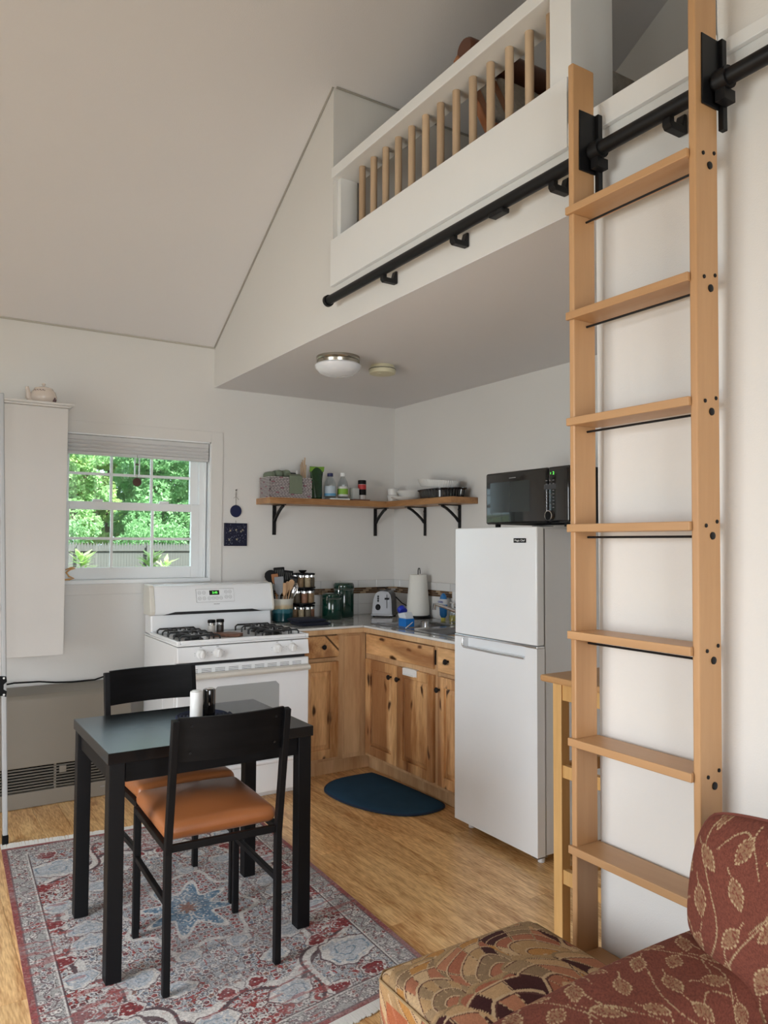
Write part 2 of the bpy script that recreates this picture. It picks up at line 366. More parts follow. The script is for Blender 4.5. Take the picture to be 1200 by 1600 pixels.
# window opening in the back wall
WX0, WX1, WZ0, WZ1 = -2.325, -1.417, 1.185, 2.068
bw = MB()
bw.box(XL-.1, WX0, 0, .14, -.05, HC+.2); bw.box(WX1, .12, 0, .14, -.05, HC+.2)
bw.box(WX0, WX1, 0, .14, -.05, WZ0); bw.box(WX0, WX1, 0, .14, WZ1, HC+.2)
struct('wall_back', bw, WALL)
struct('wall_right', B(0, .12, YR, 0, -.05, 4.9), WALL)
lw = MB(); a0, a1, b0, b1 = -3.7, -2.0, .06, 2.25
lw.box(XL-.12, XL, YR, a0, -.05, HC+.1); lw.box(XL-.12, XL, a1, .14, -.05, HC+.1); lw.box(XL-.12, XL, a0, a1, -.05, b0); lw.box(XL-.12, XL, a0, a1, b1, HC+.1)
lw.prism([(0, HC), (YR, HC), (RY0, cz(RY0))], XL-.12, XL, axis=0)
struct('wall_left', lw, WALL)
rw = MB(); rw.box(XL-.1, -4.3, YR-.12, YR, -.05, HC+.1); rw.box(-2.3, .12, YR-.12, YR, -.05, HC+.1)
rw.box(-4.3, -2.3, YR-.12, YR, -.05, .1); rw.box(-4.3, -2.3, YR-.12, YR, 2.3, HC+.1)
struct('wall_rear', rw, WALL)
for k, (wx, wy) in enumerate(((XL-.06, None), (None, YR-.06))):
    m = MB()
    if wx: 
        for yy in (a0, a1-.05, (a0+a1)/2-.025): m.box(wx-.02, wx+.02, yy, yy+.05, b0, b1)
        for zz in (b0, b1-.05, 1.4): m.box(wx-.02, wx+.02, a0, a1, zz, zz+.05)
    else:
        for xx in (-4.3, -2.35, -3.32): m.box(xx, xx+.05, wy-.02, wy+.02, .1, 2.3)
        for zz in (.1, 2.25, 1.2): m.box(-4.3, -2.3, wy-.02, wy+.02, zz, zz+.05)
    struct('window_%d' % (k+2), m, VINYL)
struct('sun_blocker_rear', B(-5.6, .12, YR-2.3, YR-.13, 2.55, 2.67), TRIMW)  # unseen slab added outside the rear opening to keep direct sun off the floor
# roof / ceiling, two slopes
ce = MB()
ce.prism([(.14, cz(.0)-.08), (0, HC), (RY0, cz(RY0)), (YR-.12, HC-.07), (YR-.12, HC+.15), (RY0, cz(RY0)+.2), (.14, HC+.15)], XL-.12, .12, axis=0)
struct('ceiling', ce, CEIL)
# kitchen soffit = loft floor, loft front wall, bathroom wall under the loft
struct('ceiling_kitchen', B(W-.0115, 0, -3.2215, 0, HS, HS+.2), CEIL)
lf = MB()
lf.prism([(0, HS+.004), (-3.62, HS+.004), (-3.62, 2.64), (-1.601, 2.64), (-1.601, cz(-1.601)), (0, HC)], W-.012, W+.10, axis=0)
struct('wall_loft_front', lf, WALL)
struct('wall_bathroom', MB().box(W-.012, W+.11, YR, -3.222, 0, HS+.0035).box(W-.0122, W+.1102, YR, -3.6202, HS-.001, 2.64).box(W+.11, 0, -3.332, -3.222, 0, HS-.001), WALL)
struct('wall_loft_side', MB().prism([(-3.62, 2.64), (YR, 2.64), (YR, HC), (-3.62, cz(-3.62))], W-.012, W+.1, axis=0), WALL)
struct('wall_loft_end', MB().prism([(-1.601, 2.62), (-1.50, 2.62), (-1.50, cz(-1.5)), (-1.601, cz(-1.601))], W+.1, 0, axis=0), WALL)
struct('floor_loft', B(W+.10, 0, YR, -1.6, HS+.2, 2.655), mat('loft_boards', (.30, .26, .22), .8))
struct('wall_pier', B(W-.012, -1.216, -3.127, -3.037, 2.64, cz(-3.05)), TRIMW)
# caulk beads where ceiling meets walls
struct('trim_1', MB().tube([(XL, -.004, HC-.002), (W-.012, -.004, HC-.002)], .006, 6), mat('caulk', (.50, .47, .41), .8), smooth=True)
struct('trim_2', MB().tube([(W-.016, -.01, HC+.002), (W-.016, -1.601, cz(-1.601)-.004)], .005, 6), mat('caulk_grey', (.36, .34, .30), .8), smooth=True)
struct('trim_3', MB().tube([(W+.0, -1.606, cz(-1.606)-.004), (0, -1.606, cz(-1.606)-.004)], .006, 6), mat('caulk_grey', (.36, .34, .30), .8), smooth=True)

# floor: bamboo boards laid along y
fl = struct('floor', B(XL, .0, YR, 0, -.05, -.005), SUB)
PWD = .128; proto = {}
x = -.0-.04
col = 0
while x > XL+.01 and col < 45:
    x1 = x; x0 = max(XL+.002, x-PWD+.0012); off = (col*.71) % 1.83
    # a joint through (-1.42,-2.37) is seen between two boards
    y = 0-off-.001 if off > .05 else -.001
    segs = []; top = -.001
    while top > YR+.01:
        bot = max(YR+.002, (y if not segs else top-1.83)); 
        if bot > top-.02: bot = top-1.83
        segs.append((bot+.001, top)); top = bot-.0002
    for (ya, yb) in segs:
        build('plank', B(x0, x1, ya, yb, -.006, 0), BAMBOO, fl, recalc=False)
    x -= PWD; col += 1

# baseboard on the bathroom wall and left part of back wall
struct('baseboard_right', B(W-.026, W-.013, -6.9, -3.222, 0, .09), TRIMW, bevel=.003)
struct('baseboard_back', B(XL, -1.9, -.014, 0, 0, .09), TRIMW, bevel=.003)

# ------------------------------------------------------------------ window_1
wn = bpy.data.objects.new('window_1', None); COL.objects.link(wn); wn['kind'] = 'structure'; wn.location = (-1.87, 0, WZ0)
cs = MB()
cs.box(WX1, WX1+.078, -.008, 0, WZ0-.075, WZ1+.07); cs.box(WX0-.05, WX1, -.008, 0, WZ1, WZ1+.07); cs.box(WX0-.05, WX1, -.008, 0, WZ0-.075, WZ0-.012)
cs.box(WX0-.05, WX0, -.008, 0, WZ0-.012, WZ1)
build('casing', cs, WALL, wn, bevel=.002)
jb = MB(); jb.box(WX0, WX0+.010, -.005, .14, WZ0, WZ1); jb.box(WX1-.010, WX1, -.005, .14, WZ0, WZ1); jb.box(WX0, WX1, -.005, .14, WZ1-.010, WZ1); 
build('jamb', jb, VINYL, wn)
build('window_sill', B(WX0-.0, WX1, -.02, .14, WZ0-.012, WZ0+.012), VINYL, wn, bevel=.004)
def sash(x0, x1, z0, z1, y0, y1, st, bt, tt, nm):
    m = MB(); m.box(x0, x0+st, y0, y1, z0, z1); m.box(x1-st, x1, y0, y1, z0, z1); m.box(x0+st, x1-st, y0, y1, z0, z0+bt); m.box(x0+st, x1-st, y0, y1, z1-tt, z1)
    s = build('sash', m, VINYL, wn, bevel=.003)
    g = MB(); ym = (y0+y1)/2
    for k in (1, 2):
        xx = x0+st+(x1-x0-2*st)*k/3; g.box(xx-.008, xx+.008, ym-.006, ym+.006, z0+bt, z1-tt)
    zz = (z0+bt+z1-tt)/2; g.box(x0+st, x1-st, ym-.0055, ym+.0055, zz-.008, zz+.008)
    build('muntin', g, VINYL, s)
    build('glass', B(x0+st-.004, x1-st+.004, ym-.002, ym+.002, z0+bt-.004, z1-tt+.004), GLASS, s)
    return s
XS0, XS1 = WX0+.012, WX1-.012
sash(XS0+.0, XS1-.045, WZ0+.0125, 1.665, .045, .075, .052, .072, .048, 'lower')
sash(XS0+.0, XS1-.045, 1.62, WZ1-.012, .080, .110, .052, .045, .05, 'upper')
build('side_track', MB().box(XS1-.045, XS1-.003, .05, .12, WZ0+.012, WZ1-.01).box(XS1-.018, XS1-.006, .03, .05, WZ0+.012, WZ1-.01), VINYL, wn, bevel=.002)
for xx in (-2.10, -1.70):
    build('sash_lock', MB().soft(xx-.03, xx+.03, .045, .07, 1.665, 1.680, .006, 2), VINYL, wn, smooth='full')
# pleated blind, raised
bl = thing('window_blind', 'white cellular blind pulled up to the top of the kitchen window', 'blind', (-1.87, -.01, 1.945))
build('head_rail', B(WX0+.006, WX1-.016, -.004, .030, 2.026, 2.056), BLIND, bl, bevel=.003)
for k in range(3):
    z0 = 1.960+k*.022
    build('pleat', MB().prism([(-.008, z0), (-.014, z0+.011), (-.008, z0+.021), (.028, z0+.021), (.034, z0+.011), (.028, z0)], WX0+.010, WX1-.02, axis=0), BLIND, bl)
build('bottom_rail', B(WX0+.010, WX1-.02, -.010, .030, 1.940, 1.959), BLIND, bl, bevel=.004)
# wind chime
wc = thing('wind_chime', 'small wind chime with dark wooden disc hanging in front of the window', 'wind chime', (-1.896, -.05, 1.76))
CHR = mat('chime_aluminium', (.7, .71, .72), .25, metal=1); CHW = mat('chime_wood', (.06, .02, .012), .45)
for k in range(4):
    a = k*PI/2+.5; build('tube', MB().tube([(-1.898+.018*math.cos(a), -.05+.018*math.sin(a), 1.825), (-1.898+.018*math.cos(a), -.05+.018*math.sin(a), 1.93)], .004, 8), CHR, wc, smooth=True)
build('cord', MB().tube([(-1.897, -.05, 1.80), (-1.898, -.05, 1.95)], .0012, 5), CHW, wc)
build('striker', MB().lathe([(.012, 0), (.013, .008), (.002, .009)], (-1.898, -.05, 1.888), 12), CHW, wc, smooth=True)
build('disc', MB().lathe([(.0, -.004), (.024, -.004), (.0265, 0), (.024, .004), (0, .004)], (-1.896, -.05, 1.785), 24, axis=1), CHW, wc, smooth=True)
# little straw ornament on the sill
og = tag(build('sill_ornament', MB().tube([(-2.30, -.03, 1.203), (-2.268, -.035, 1.205), (-2.24, -.03, 1.21), (-2.27, -.03, 1.222), (-2.285, -.03, 1.245), (-2.262, -.03, 1.262), (-2.235, -.03, 1.268)], [.004, .006, .002, .005, .006, .005, .002], 8).tube([(-2.29, -.03, 1.26), (-2.26, -.032, 1.272), (-2.238, -.03, 1.275)], [.003, .005, .002], 8), mat('straw', (.62, .34, .12), .6), smooth=True), 'small straw coloured ornament on the window sill beside the white cabinet', 'ornament')

# ------------------------------------------------------------------ outdoors
struct('ground', B(-30, 35, -35, 50, -.6, -.45), mat('lawn', (.11, .125, .075), .95, var=.3, vscale=2, bump=.5))
LEAFM = []
for k, c in enumerate(((.22, .40, .19), (.30, .47, .22), (.17, .34, .16), (.38, .52, .22))):
    m = mat('leaf_%d' % k, c, .6, var=.35, vscale=1.5); nt = m.node_tree
    t = nt.nodes.new('ShaderNodeBsdfTranslucent'); t.inputs[0].default_value = (*[min(1, q*1.5) for q in c], 1); mx = nt.nodes.new('ShaderNodeMixShader'); mx.inputs[0].default_value = .4
    nt.links.new(nt.nodes['Principled BSDF'].outputs[0], mx.inputs[1]); nt.links.new(t.outputs[0], mx.inputs[2]); nt.links.new(mx.outputs[0], nt.nodes['Material Output'].inputs['Surface'])
    LEAFM.append(m)
BARK = mat('bark', (.13, .10, .075), .9, bump=1, bscale=20, var=.3)
def leaves(cx, cy, z0, z1, R, n, size):
    rng = np.random
    nb = 34; bc = np.column_stack([cx+rng.uniform(-R, R, nb)*.7, cy+rng.uniform(-R, R, nb)*.6, rng.uniform(z0, z1, nb)]); br = rng.uniform(.25, .42, nb)*R
    i = rng.randint(0, nb, n); d = rng.normal(size=(n, 3)); d /= np.linalg.norm(d, axis=1)[:, None]
    p = bc[i]+d*(br[i]*rng.uniform(.6, 1, n)**.5)[:, None]*np.array([1, 1, .8])
    a = rng.normal(size=(n, 3)); a /= np.linalg.norm(a, axis=1)[:, None]; b = np.cross(a, rng.normal(size=(n, 3))); b /= np.linalg.norm(b, axis=1)[:, None]
    sz = size*rng.uniform(.6, 1.3, n)[:, None]
    V = np.stack([p-a*sz, p+b*sz*.5, p+a*sz, p-b*sz*.5], 1).reshape(-1, 3)
    m = MB(); m.v = [tuple(q) for q in V]; m.f = [(4*k, 4*k+1, 4*k+2, 4*k+3) for k in range(n)]; return m
def tree(x, y, z0, z1, R, k, trunk, lab, n=9000, size=.11):
    t = thing('tree', lab, 'tree', (x, y, -.45), 'trees behind the garden fence')
    build('trunk', MB().tube([(x, y, -.45), (x+trunk*.3, y, 1.5), (x+trunk, y, (z0+z1)/2)], [.22, .18, .08], 10), BARK, t, smooth=True)
    build('foliage', leaves(x, y, z0, z1, R, n, size), LEAFM[k], t, kind='stuff', recalc=False)
tree(2.0, 28, 1.9, 6.6, 2.15, 1, 1.3, 'leafy tree with a leaning trunk behind the left of the garden fence', 20000)
tree(6.3, 28.6, 1.9, 6.6, 2.15, 0, -.1, 'full green tree behind the middle of the garden fence', 20000)
tree(10.6, 28, 1.9, 6.6, 2.15, 1, -.3, 'green tree with an upright trunk behind the right of the garden fence', 20000)
tree(.6, 33.5, 1.0, 9, 2.4, 2, 0, 'dark green tree farthest back on the left', 20000, .16)
tree(5.4, 33.5, 1.0, 9, 2.4, 3, 0, 'yellow green tree far back between the nearer trees', 20000, .16)
tree(10.2, 33.5, 1.0, 9, 2.4, 2, 0, 'dark green tree farthest back on the right', 20000, .16)
tree(3.0, 40, 0, 11, 3.2, 2, 0, 'shaded tree deep in the wood, left of the middle', 14000, .24)
tree(9.5, 40, 0, 11, 3.2, 0, 0, 'shaded tree deep in the wood, right of the middle', 14000, .24)
for i, (bx, by) in enumerate(((1.6, 25.8), (5.4, 25.9), (9.2, 25.8))):
    b = thing('hedge', ['bushy growth rising behind the left end of the fence', 'bushy growth rising behind the middle of the fence', 'bushy growth rising behind the right end of the fence'][i], 'hedge', (bx, by, -.45))
    build('foliage', leaves(bx, by, 0.2, 2.1, 1.6, 9000, .07), LEAFM[0], b, kind='stuff', recalc=False)
    build('stem', MB().tube([(bx, by, -.45), (bx, by, 1)], .08, 6), BARK, b)
fe = thing('picket_fence', 'weathered grey wooden picket fence across the back garden', 'fence', (4, 24, -.45))
FEN = mat('weathered_fence', (.085, .082, .08), .9, var=.25, vscale=3); pm = None
for k in range(95):
    xx = .3+k*.10
    if pm is None:
        o = build('picket', MB().prism([(xx-.048, -.4), (xx+.048, -.4), (xx+.048, 1.30), (xx, 1.42), (xx-.048, 1.30)], 23.99, 24.01, axis=1), FEN, fe); pm = o; l0 = o.location.copy()
    else:
        o = pm.copy(); COL.objects.link(o); o.parent = fe; o.location = l0+Vector((k*.10, 0, random.uniform(-.02, .02)))
for z in (1.10, .1): build('rail', B(.2, 9.8, 23.93, 23.985, z, z+.08), FEN, fe)
for xx in (.8, 2.25, 4.7, 7.2, 9.6): build('post', B(xx-.06, xx+.06, 23.82, 23.93, -.45, 1.3), FEN, fe)
for i, (px, py, lab) in enumerate(((-1.76, 2.3, 'young leafy plant outside the left of the window'), (-1.18, 2.2, 'young leafy plant outside the middle of the window'), (-.98, 2.45, 'low leafy plant outside, right of the middle one'))):
    p = thing('garden_plant', lab, 'plant', (px, py, -.45))
    zt = (1.29, 1.30, 1.22)[i]
    build('stem', MB().tube([(px, py, -.45), (px, py, zt-.05)], .008, 6), LEAFM[2], p)
    m = MB()
    for k in range(130):
        a = random.uniform(0, 2*PI); z = zt-.6*random.random()**1.5; ln = random.uniform(.10, .19); e = random.uniform(-.2, .7)
        d = Vector((math.cos(a)*math.cos(e), math.sin(a)*math.cos(e), math.sin(e))); s_ = d.cross(Vector((0, 0, 1))).normalized()*.022; c = Vector((px, py, z))
        m.add([c, c+d*ln*.5+s_, c+d*ln, c+d*ln*.5-s_], [(0, 1, 2, 3)])
    build('foliage', m, LEAFM[3], p, kind='stuff', recalc=False)

# ------------------------------------------------------------------ loft railing
rl = thing('loft_railing', 'white painted loft guard rail with round birch balusters', 'railing', (W, -2.3, 2.62))
build('fascia_board', B(W-.032, W-.013, -3.127, -1.615, 2.628, 2.848), TRIMW, rl, bevel=.002)
build('sill_board', B(W-.012, W+.10, -3.037, -1.602, 2.641, 2.835), TRIMW, rl)
build('top_rail', B(W-.022, W+.115, -3.036, -1.60, 3.155, 3.205), TRIMW, rl, bevel=.003)
build('end_board', B(W+.012, W+.10, -1.635, -1.603, 2.836, 3.154), TRIMW, rl)
bal = None
for k in range(13):
    yy = -1.779-.1004*k
    if bal is None:
        bal = build('baluster', MB().tube([(W+.045, yy, 2.836), (W+.045, yy, 3.154)], .0155, 14), DOWEL, rl, smooth=True); bl0 = bal.location.copy()
    else:
        o = bal.copy(); COL.objects.link(o); o.parent = rl; o.location = bl0+Vector((0, -.1004*k, 0))
struct('trim_4', MB().box(W-.03, W-.013, -3.62, -3.128, 2.628, 2.70).box(W-.03, W-.013, YR, -3.62, 2.63, 2.665), TRIMW, bevel=.002)

# black ladder rail with its wall brackets
RX_, RZ_ = -1.47, 2.532
br_ = thing('ladder_rail', 'long black pipe rail running below the loft edge', 'rail', (RX_, -3.3, RZ_-.03))
build('pipe', MB().tube([(RX_, -1.69, RZ_), (RX_, -6.0, RZ_)], .020, 18), BLKMET, br_, smooth=True)
build('end_cap', MB().lathe([(.0, -.012), (.026, -.012), (.027, .004), (.021, .012), (0, .012)], (RX_, -1.686, RZ_), 18, axis=1), BLKMET, br_, smooth=True)
build('coupling', MB().box(RX_-.012, RX_+.02, -2.90, -2.83, RZ_-.032, RZ_-.016), BLKMET, br_, bevel=.003)
bk = None
for yy in (-2.154, -2.62, -3.111, -3.52, -4.1, -4.7):
    if bk is None:
        bk = build('bracket', MB().prism([(RX_-.004, RZ_-.036), (RX_+.004, RZ_-.046), (W-.014, RZ_-.046), (W-.014, RZ_+.006), (W-.024, RZ_+.006), (W-.034, RZ_-.027), (RX_+.014, RZ_-.027), (RX_+.014, RZ_-.012), (RX_-.004, RZ_-.012)], -.013, .013, axis=1), BLKMET, None, bevel=.003)
        bk.parent = br_; bk.location = bk.location-worldloc(br_); kb = bk.location.copy(); bk.location = kb+Vector((0, yy, 0))
    else:
        o = bk.copy(); COL.objects.link(o); o.parent = br_; o.location = kb+Vector((0, yy, 0))

# ------------------------------------------------------------------ library ladder
ld = thing('library_ladder', 'maple library ladder with flat rungs hooked on the black rail', 'ladder', (-1.46, -3.42, 0))
def lx(z): return -1.491-.018*z
def ly(z): return -.018*z
def stile(ya, yb, z1, nm):
    m = MB(); z0 = .002
    m.add([(lx(z0), ya+ly(z0), z0), (lx(z0)+.086, ya+ly(z0), z0), (lx(z0)+.086, yb+ly(z0), z0), (lx(z0), yb+ly(z0), z0),
           (lx(z1), ya+ly(z1), z1), (lx(z1)+.086, ya+ly(z1), z1), (lx(z1)+.086, yb+ly(z1), z1), (lx(z1), yb+ly(z1), z1)],
          [(0, 3, 2, 1), (4, 5, 6, 7), (0, 1, 5, 4), (1, 2, 6, 5), (2, 3, 7, 6), (3, 0, 4, 7)])
    return build('stile', m, MAPLE, ld, bevel=.004)
YLa, YLb = -3.196, -3.215; YRa, YRb = -3.584, -3.604
sL = stile(YLa, YLb, 2.775, 'L'); sR = stile(YRa, YRb, 2.79, 'R')
for k in range(1, 9):
    z = .297*k-.03; x0 = lx(z)-.012
    ya_, yb_, yc_, yd_ = YLa+ly(z)+.002, YLb+ly(z)-.0004, YRa+ly(z)+.0004, YRa+ly(z)-.004
    rg = build('rung', MB().prism([(x0, ya_), (x0, yd_), (x0+.0115, yd_), (x0+.0115, yc_), (x0+.10, yc_), (x0+.10, yb_), (x0+.0115, yb_), (x0+.0115, ya_)], z, z+.022, axis=2), MAPLEY, ld, bevel=.005)
    if k > 1:
        build('tie_rod', MB().tube([(x0+.062, YLb+ly(z)-.0006, z-.014), (x0+.062, YRa+ly(z)+.0006, z-.014)], .0032, 8), BLKMET, rg, smooth=True)
    mm = MB()
    yo = YRb+ly(z)
    for dx, dz, rr in ((.053, -.012, .0095), (.028, .012, .005), (.070, .022, .005)):
        mm.lathe([(rr, .001), (rr*.95, -.0025), (rr*.5, -.004), (0, -.004)], (lx(z)+dx, yo, z+dz), 14, axis=1)
    build('bolt', mm, BLKMET, rg, smooth=True)
def hanger(yi, s):
    m = MB(); y1 = yi+s*.004
    m.box(-1.515, -1.450, yi, y1, 2.475, 2.648)
    m.box(-1.4498, -1.432, yi, yi+s*.014, 2.425, 2.650)
    o = build('roller_hanger', m, BLKMET, ld, bevel=.0015)
    build('roller', MB().tube([(RX_, yi+s*.0145, RZ_), (RX_, yi+s*.046, RZ_)], .027, 18).box(RX_-.012, RX_+.03, yi+s*.0145, yi+s*.040, RZ_-.052, RZ_-.024), BLKMET, o, smooth=True)
    return o
hanger(YLb+ly(2.55), -1); hanger(YRb+ly(2.55)-.0003, -1)

# ------------------------------------------------------------------ kitchen cabinets
def front(x0, x1, z0, z1, face, dirn, raised=True):
    """door or drawer front; face = plane coordinate; dirn 'y' faces -y (spans x), 'x' faces -x (spans y)"""
    m = MB()
    def bx(a, b, c, d, d0, d1):
        if dirn == 'y': m.box(a, b, face-d0, face-d1, c, d)
        else: m.box(face-d0, face-d1, a, b, c, d)
    a0_, a1_ = min(x0, x1), max(x0, x1)
    if not raised:
        bx(a0_, a1_, z0, z1, 0, .019); return m
    s = .055
    bx(a0_, a0_+s, z0, z1, 0, .019); bx(a1_-s, a1_, z0, z1, 0, .019); bx(a0_+s, a1_-s, z0, z0+s, 0, .019); bx(a0_+s, a1_-s, z1-s, z1, 0, .019)
    bx(a0_+s, a1_-s, z0+s, z1-s, 0, .008)
    # raised field with sloping edges
    i0, i1, j0, j1 = a0_+s+.006, a1_-s-.006, z0+s+.006, z1-s-.006; q = .022
    def pt(a, z, d): return (a, face-d, z) if dirn == 'y' else (face-d, a, z)
    m.add([pt(i0, j0, .008), pt(i1, j0, .008), pt(i1, j1, .008), pt(i0, j1, .008), pt(i0+q, j0+q, .016), pt(i1-q, j0+q, .016), pt(i1-q, j1-q, .016), pt(i0+q, j1-q, .016)],
          [(4, 5, 6, 7), (0, 1, 5, 4), (1, 2, 6, 5), (2, 3, 7, 6), (3, 0, 4, 7)])
    return m
def knob(p, dirn, parent):
    d = Vector((0, -1, 0)) if dirn == 'y' else Vector((-1, 0, 0)); ax = 1 if dirn == 'y' else 0
    prof = [(.006, 0), (.0055, -.012), (.014, -.017), (.0155, -.023), (.012, -.028), (0, -.030)]
    return build('knob', MB().lathe(prof, p, 14, axis=ax), BLKMET, parent, smooth=True)
CF = -.61
c1 = thing('base_cabinet', 'knotty hickory base cabinet beside the stove with drawer over door', 'cabinet', (-.85, CF, 0))
build('carcass', B(-1.095, -.612, CF+.02, -.02, .10, .872), HICKP, c1)
ff = MB(); ff.box(-1.095, -1.065, CF, CF+.02, .10, .872); ff.box(-.82, -.775, CF, CF+.02, .10, .872); ff.box(-1.065, -.82, CF, CF+.02, .862, .872); ff.box(-1.065, -.82, CF, CF+.02, .10, .13); ff.box(-1.065, -.82, CF, CF+.02, .702, .722)
build('face_frame', ff, HICKP, c1)
build('filler_panel', MB().box(-.775, -.612, CF, CF+.02, .10, .872).box(-.768, -.655, CF-.006, CF, .125, .85), HICKP, c1, bevel=.001)
d = build('drawer', front(-1.088, -.812, .727, .858, CF, 'y', False), HICKX, c1, bevel=.006); knob((-.924, CF-.019, .793), 'y', d)
d = build('door', front(-1.088, -.814, .122, .700, CF, 'y'), HICK, c1, bevel=.003); knob((-1.07, CF-.019, .63), 'y', d)
build('toe_kick', B(-1.095, -.535, -.545, -.525, .001, .099), HICKP, c1)
c2 = thing('sink_base_cabinet', 'knotty hickory sink cabinet with false drawer front over two doors', 'cabinet', (CF, -1.0, 0))
build('carcass', B(CF+.02, -.02, -1.372, -.614, .10, .872), HICKP, c2)
ff = MB(); ff.box(CF, CF+.02, -.652, -.612, .10, .872); ff.box(CF, CF+.02, -1.372, -1.345, .10, .872); ff.box(CF, CF+.02, -1.345, -.652, .862, .872); ff.box(CF, CF+.02, -1.345, -.652, .10, .125); ff.box(CF, CF+.02, -1.345, -.652, .70, .735)
build('face_frame', ff, HICKP, c2)
build('drawer_front', front(-1.350, -.640, .735, .858, CF, 'x', False), HICKX, c2, bevel=.006)
d = build('door', front(-.990, -.636, .122, .704, CF, 'x'), HICK, c2, bevel=.003); knob((CF-.019, -.935, .632), 'x', d)
d = build('door', front(-1.352, -.996, .122, .704, CF, 'x'), HICK, c2, bevel=.003); knob((CF-.019, -1.022, .632), 'x', d)
cl = build('door_hook', MB().box(CF-.024, CF-.019, -1.20, -1.06, .668, .706).box(CF-.024, CF+.0, -1.19, -1.07, .7045, .708).box(CF-.034, CF-.024, -1.185, -1.075, .668, .675), WHITEP, d, bevel=.002)
build('hinge', MB().box(CF-.008, CF-.001, -1.359, -1.353, .76, .84), BLKMET, c2)
build('toe_kick', B(-.545, -.525, -1.63, -.545, .001, .099), HICKP, c2)
c3 = thing('narrow_base_cabinet', 'knotty hickory cabinet half hidden by the refrigerator, drawer over door', 'cabinet', (CF, -1.5, 0))
build('carcass', B(CF+.02, -.02, -1.63, -1.374, .10, .872), HICKP, c3)
ff = MB(); ff.box(CF, CF+.02, -1.40, -1.374, .10, .872); ff.box(CF, CF+.02, -1.63, -1.615, .10, .872); ff.box(CF, CF+.02, -1.615, -1.40, .862, .872); ff.box(CF, CF+.02, -1.615, -1.40, .10, .13); ff.box(CF, CF+.02, -1.615, -1.40, .705, .722)
build('face_frame', ff, HICKP, c3)
d = build('drawer', front(-1.625, -1.394, .727, .862, CF, 'x', False), HICKX, c3, bevel=.006); knob((CF-.019, -1.49, .795), 'x', d)
d = build('door', front(-1.625, -1.394, .122, .704, CF, 'x'), HICK, c3, bevel=.003); knob((CF-.019, -1.412, .635), 'x', d)

# worktop (L-shaped, tiled) with a hole for the sink
wt = thing('worktop', 'L-shaped worktop of small glazed grey tiles with a wood edge', 'worktop', (-.5, -.6, .873))
SX0, SX1, SY0, SY1 = -.555, -.105, -1.46, -.60
wm = MB(); wm.box(-1.098, -.012, -.632, -.012, .873, .904)
wm.box(-.632, SX0, -1.63, -.632, .873, .904); wm.box(SX1, -.012, -1.63, -.632, .873, .904); wm.box(SX0, SX1, -1.63, SY0, .873, .904)
build('bed', wm, GROUTL, wt)
build('wood_edge', MB().box(-1.098, -.634, -.648, -.633, .868, .897).box(-.648, -.633, -1.63, -.648, .868, .897), HICKP, wt, bevel=.003)
build('edge_tile', MB().box(-1.098, -.650, -.652, -.633, .8975, .912).box(-.652, -.633, -1.63, -.634, .8975, .912), TILEW, wt, bevel=.004, smooth=True)
T = .108; tp = None
for i in range(11):
    for j in range(16):
        x1 = -.014-i*T; y1 = -.014-j*T; x0 = x1-T+.003; y0 = y1-T+.003
        if x0 < -1.098: x0 = -1.098
        if x1 < -1.09: continue
        if i > 5 and j > 5: continue
        if i == 5: x0 = max(x0, -.632) if j > 5 else x0
        if j == 5 and i > 5: y0 = max(y0, -.632)
        y0 = max(y0, -1.63)
        if y1 < -1.62: continue
        if x1 > SX0+.0 and x0 < SX1 and y1 > SY0 and y0 < SY1:
            # trim tiles round the sink opening
            if x0 < SX0 and x1 > SX0: x1 = SX0
            elif x1 > SX1 and x0 < SX1: x0 = SX1
            elif y1 > SY1 and y0 < SY1: y0 = SY1
            elif y0 < SY0 and y1 > SY0: y1 = SY0
            else: continue
            if x1-x0 < .008 or y1-y0 < .008: continue
        build('tile', B(x0, x1, y0, y1, .9042, .912), CTILE, wt, recalc=False)
# splash-back tiles
sp = thing('splashback', 'white tile splashback with a brown mosaic band round the worktop corner', 'splashback', (-.5, -.01, .912))
build('mortar', MB().box(-1.05, -.0003, -.0055, -.0003, .913, 1.157).box(-.0055, -.0003, -1.64, -.0056, .913, 1.157), GROUTL, sp)
rows = [(.9135, .986), (.988, 1.060), (1.1045, 1.155)]
TW = .152
for ri, (z0, z1) in enumerate(rows):
    for k in range(8):
        x1 = -.0105-k*TW; x0 = x1-TW+.002
        if x1 < -1.04: continue
        build('tile', B(max(x0, -1.05), x1, -.0105, -.0056, z0, z1), TILEW, sp, recalc=False, bevel=.0012, seg=1)
    for k in range(12):
        y1 = -.0105-k*TW+(-.08 if k else 0)+(.08 if False else 0); y0 = y1-TW+.002 if k else -.088
        y1 = -.0105 if k == 0 else -.0895-(k-1)*TW; y0 = -.088 if k == 0 else y1-TW+.002
        if y1 < -1.62: continue
        build('tile', B(-.0105, -.0056, max(y0, -1.64), y1, z0, z1), TILEW, sp, recalc=False, bevel=.0012, seg=1)
ma, mb2 = MB(), MB()
for side in (0, 1):
    t = -.011; k = 0
    while t > (-1.04, -1.62)[side]:
        for q in range(3):
            wdt = .048; a = t-(.0 if q != 1 else .024); tgt = mb2 if (k*3+q*5) % 7 in (1, 3) else ma
            z0 = 1.0625+q*.0138
            if side == 0: tgt.box(a-wdt+.002, a, -.0115, -.0056, z0, z0+.0122)
            else: tgt.box(-.0115, -.0056, a-wdt+.002, a, z0, z0+.0122)
        t -= .048; k += 1
build('mosaic_band', ma, MOSA, sp, kind='stuff', recalc=False); build('mosaic_chips', mb2, MOSB, sp, kind='stuff', recalc=False)
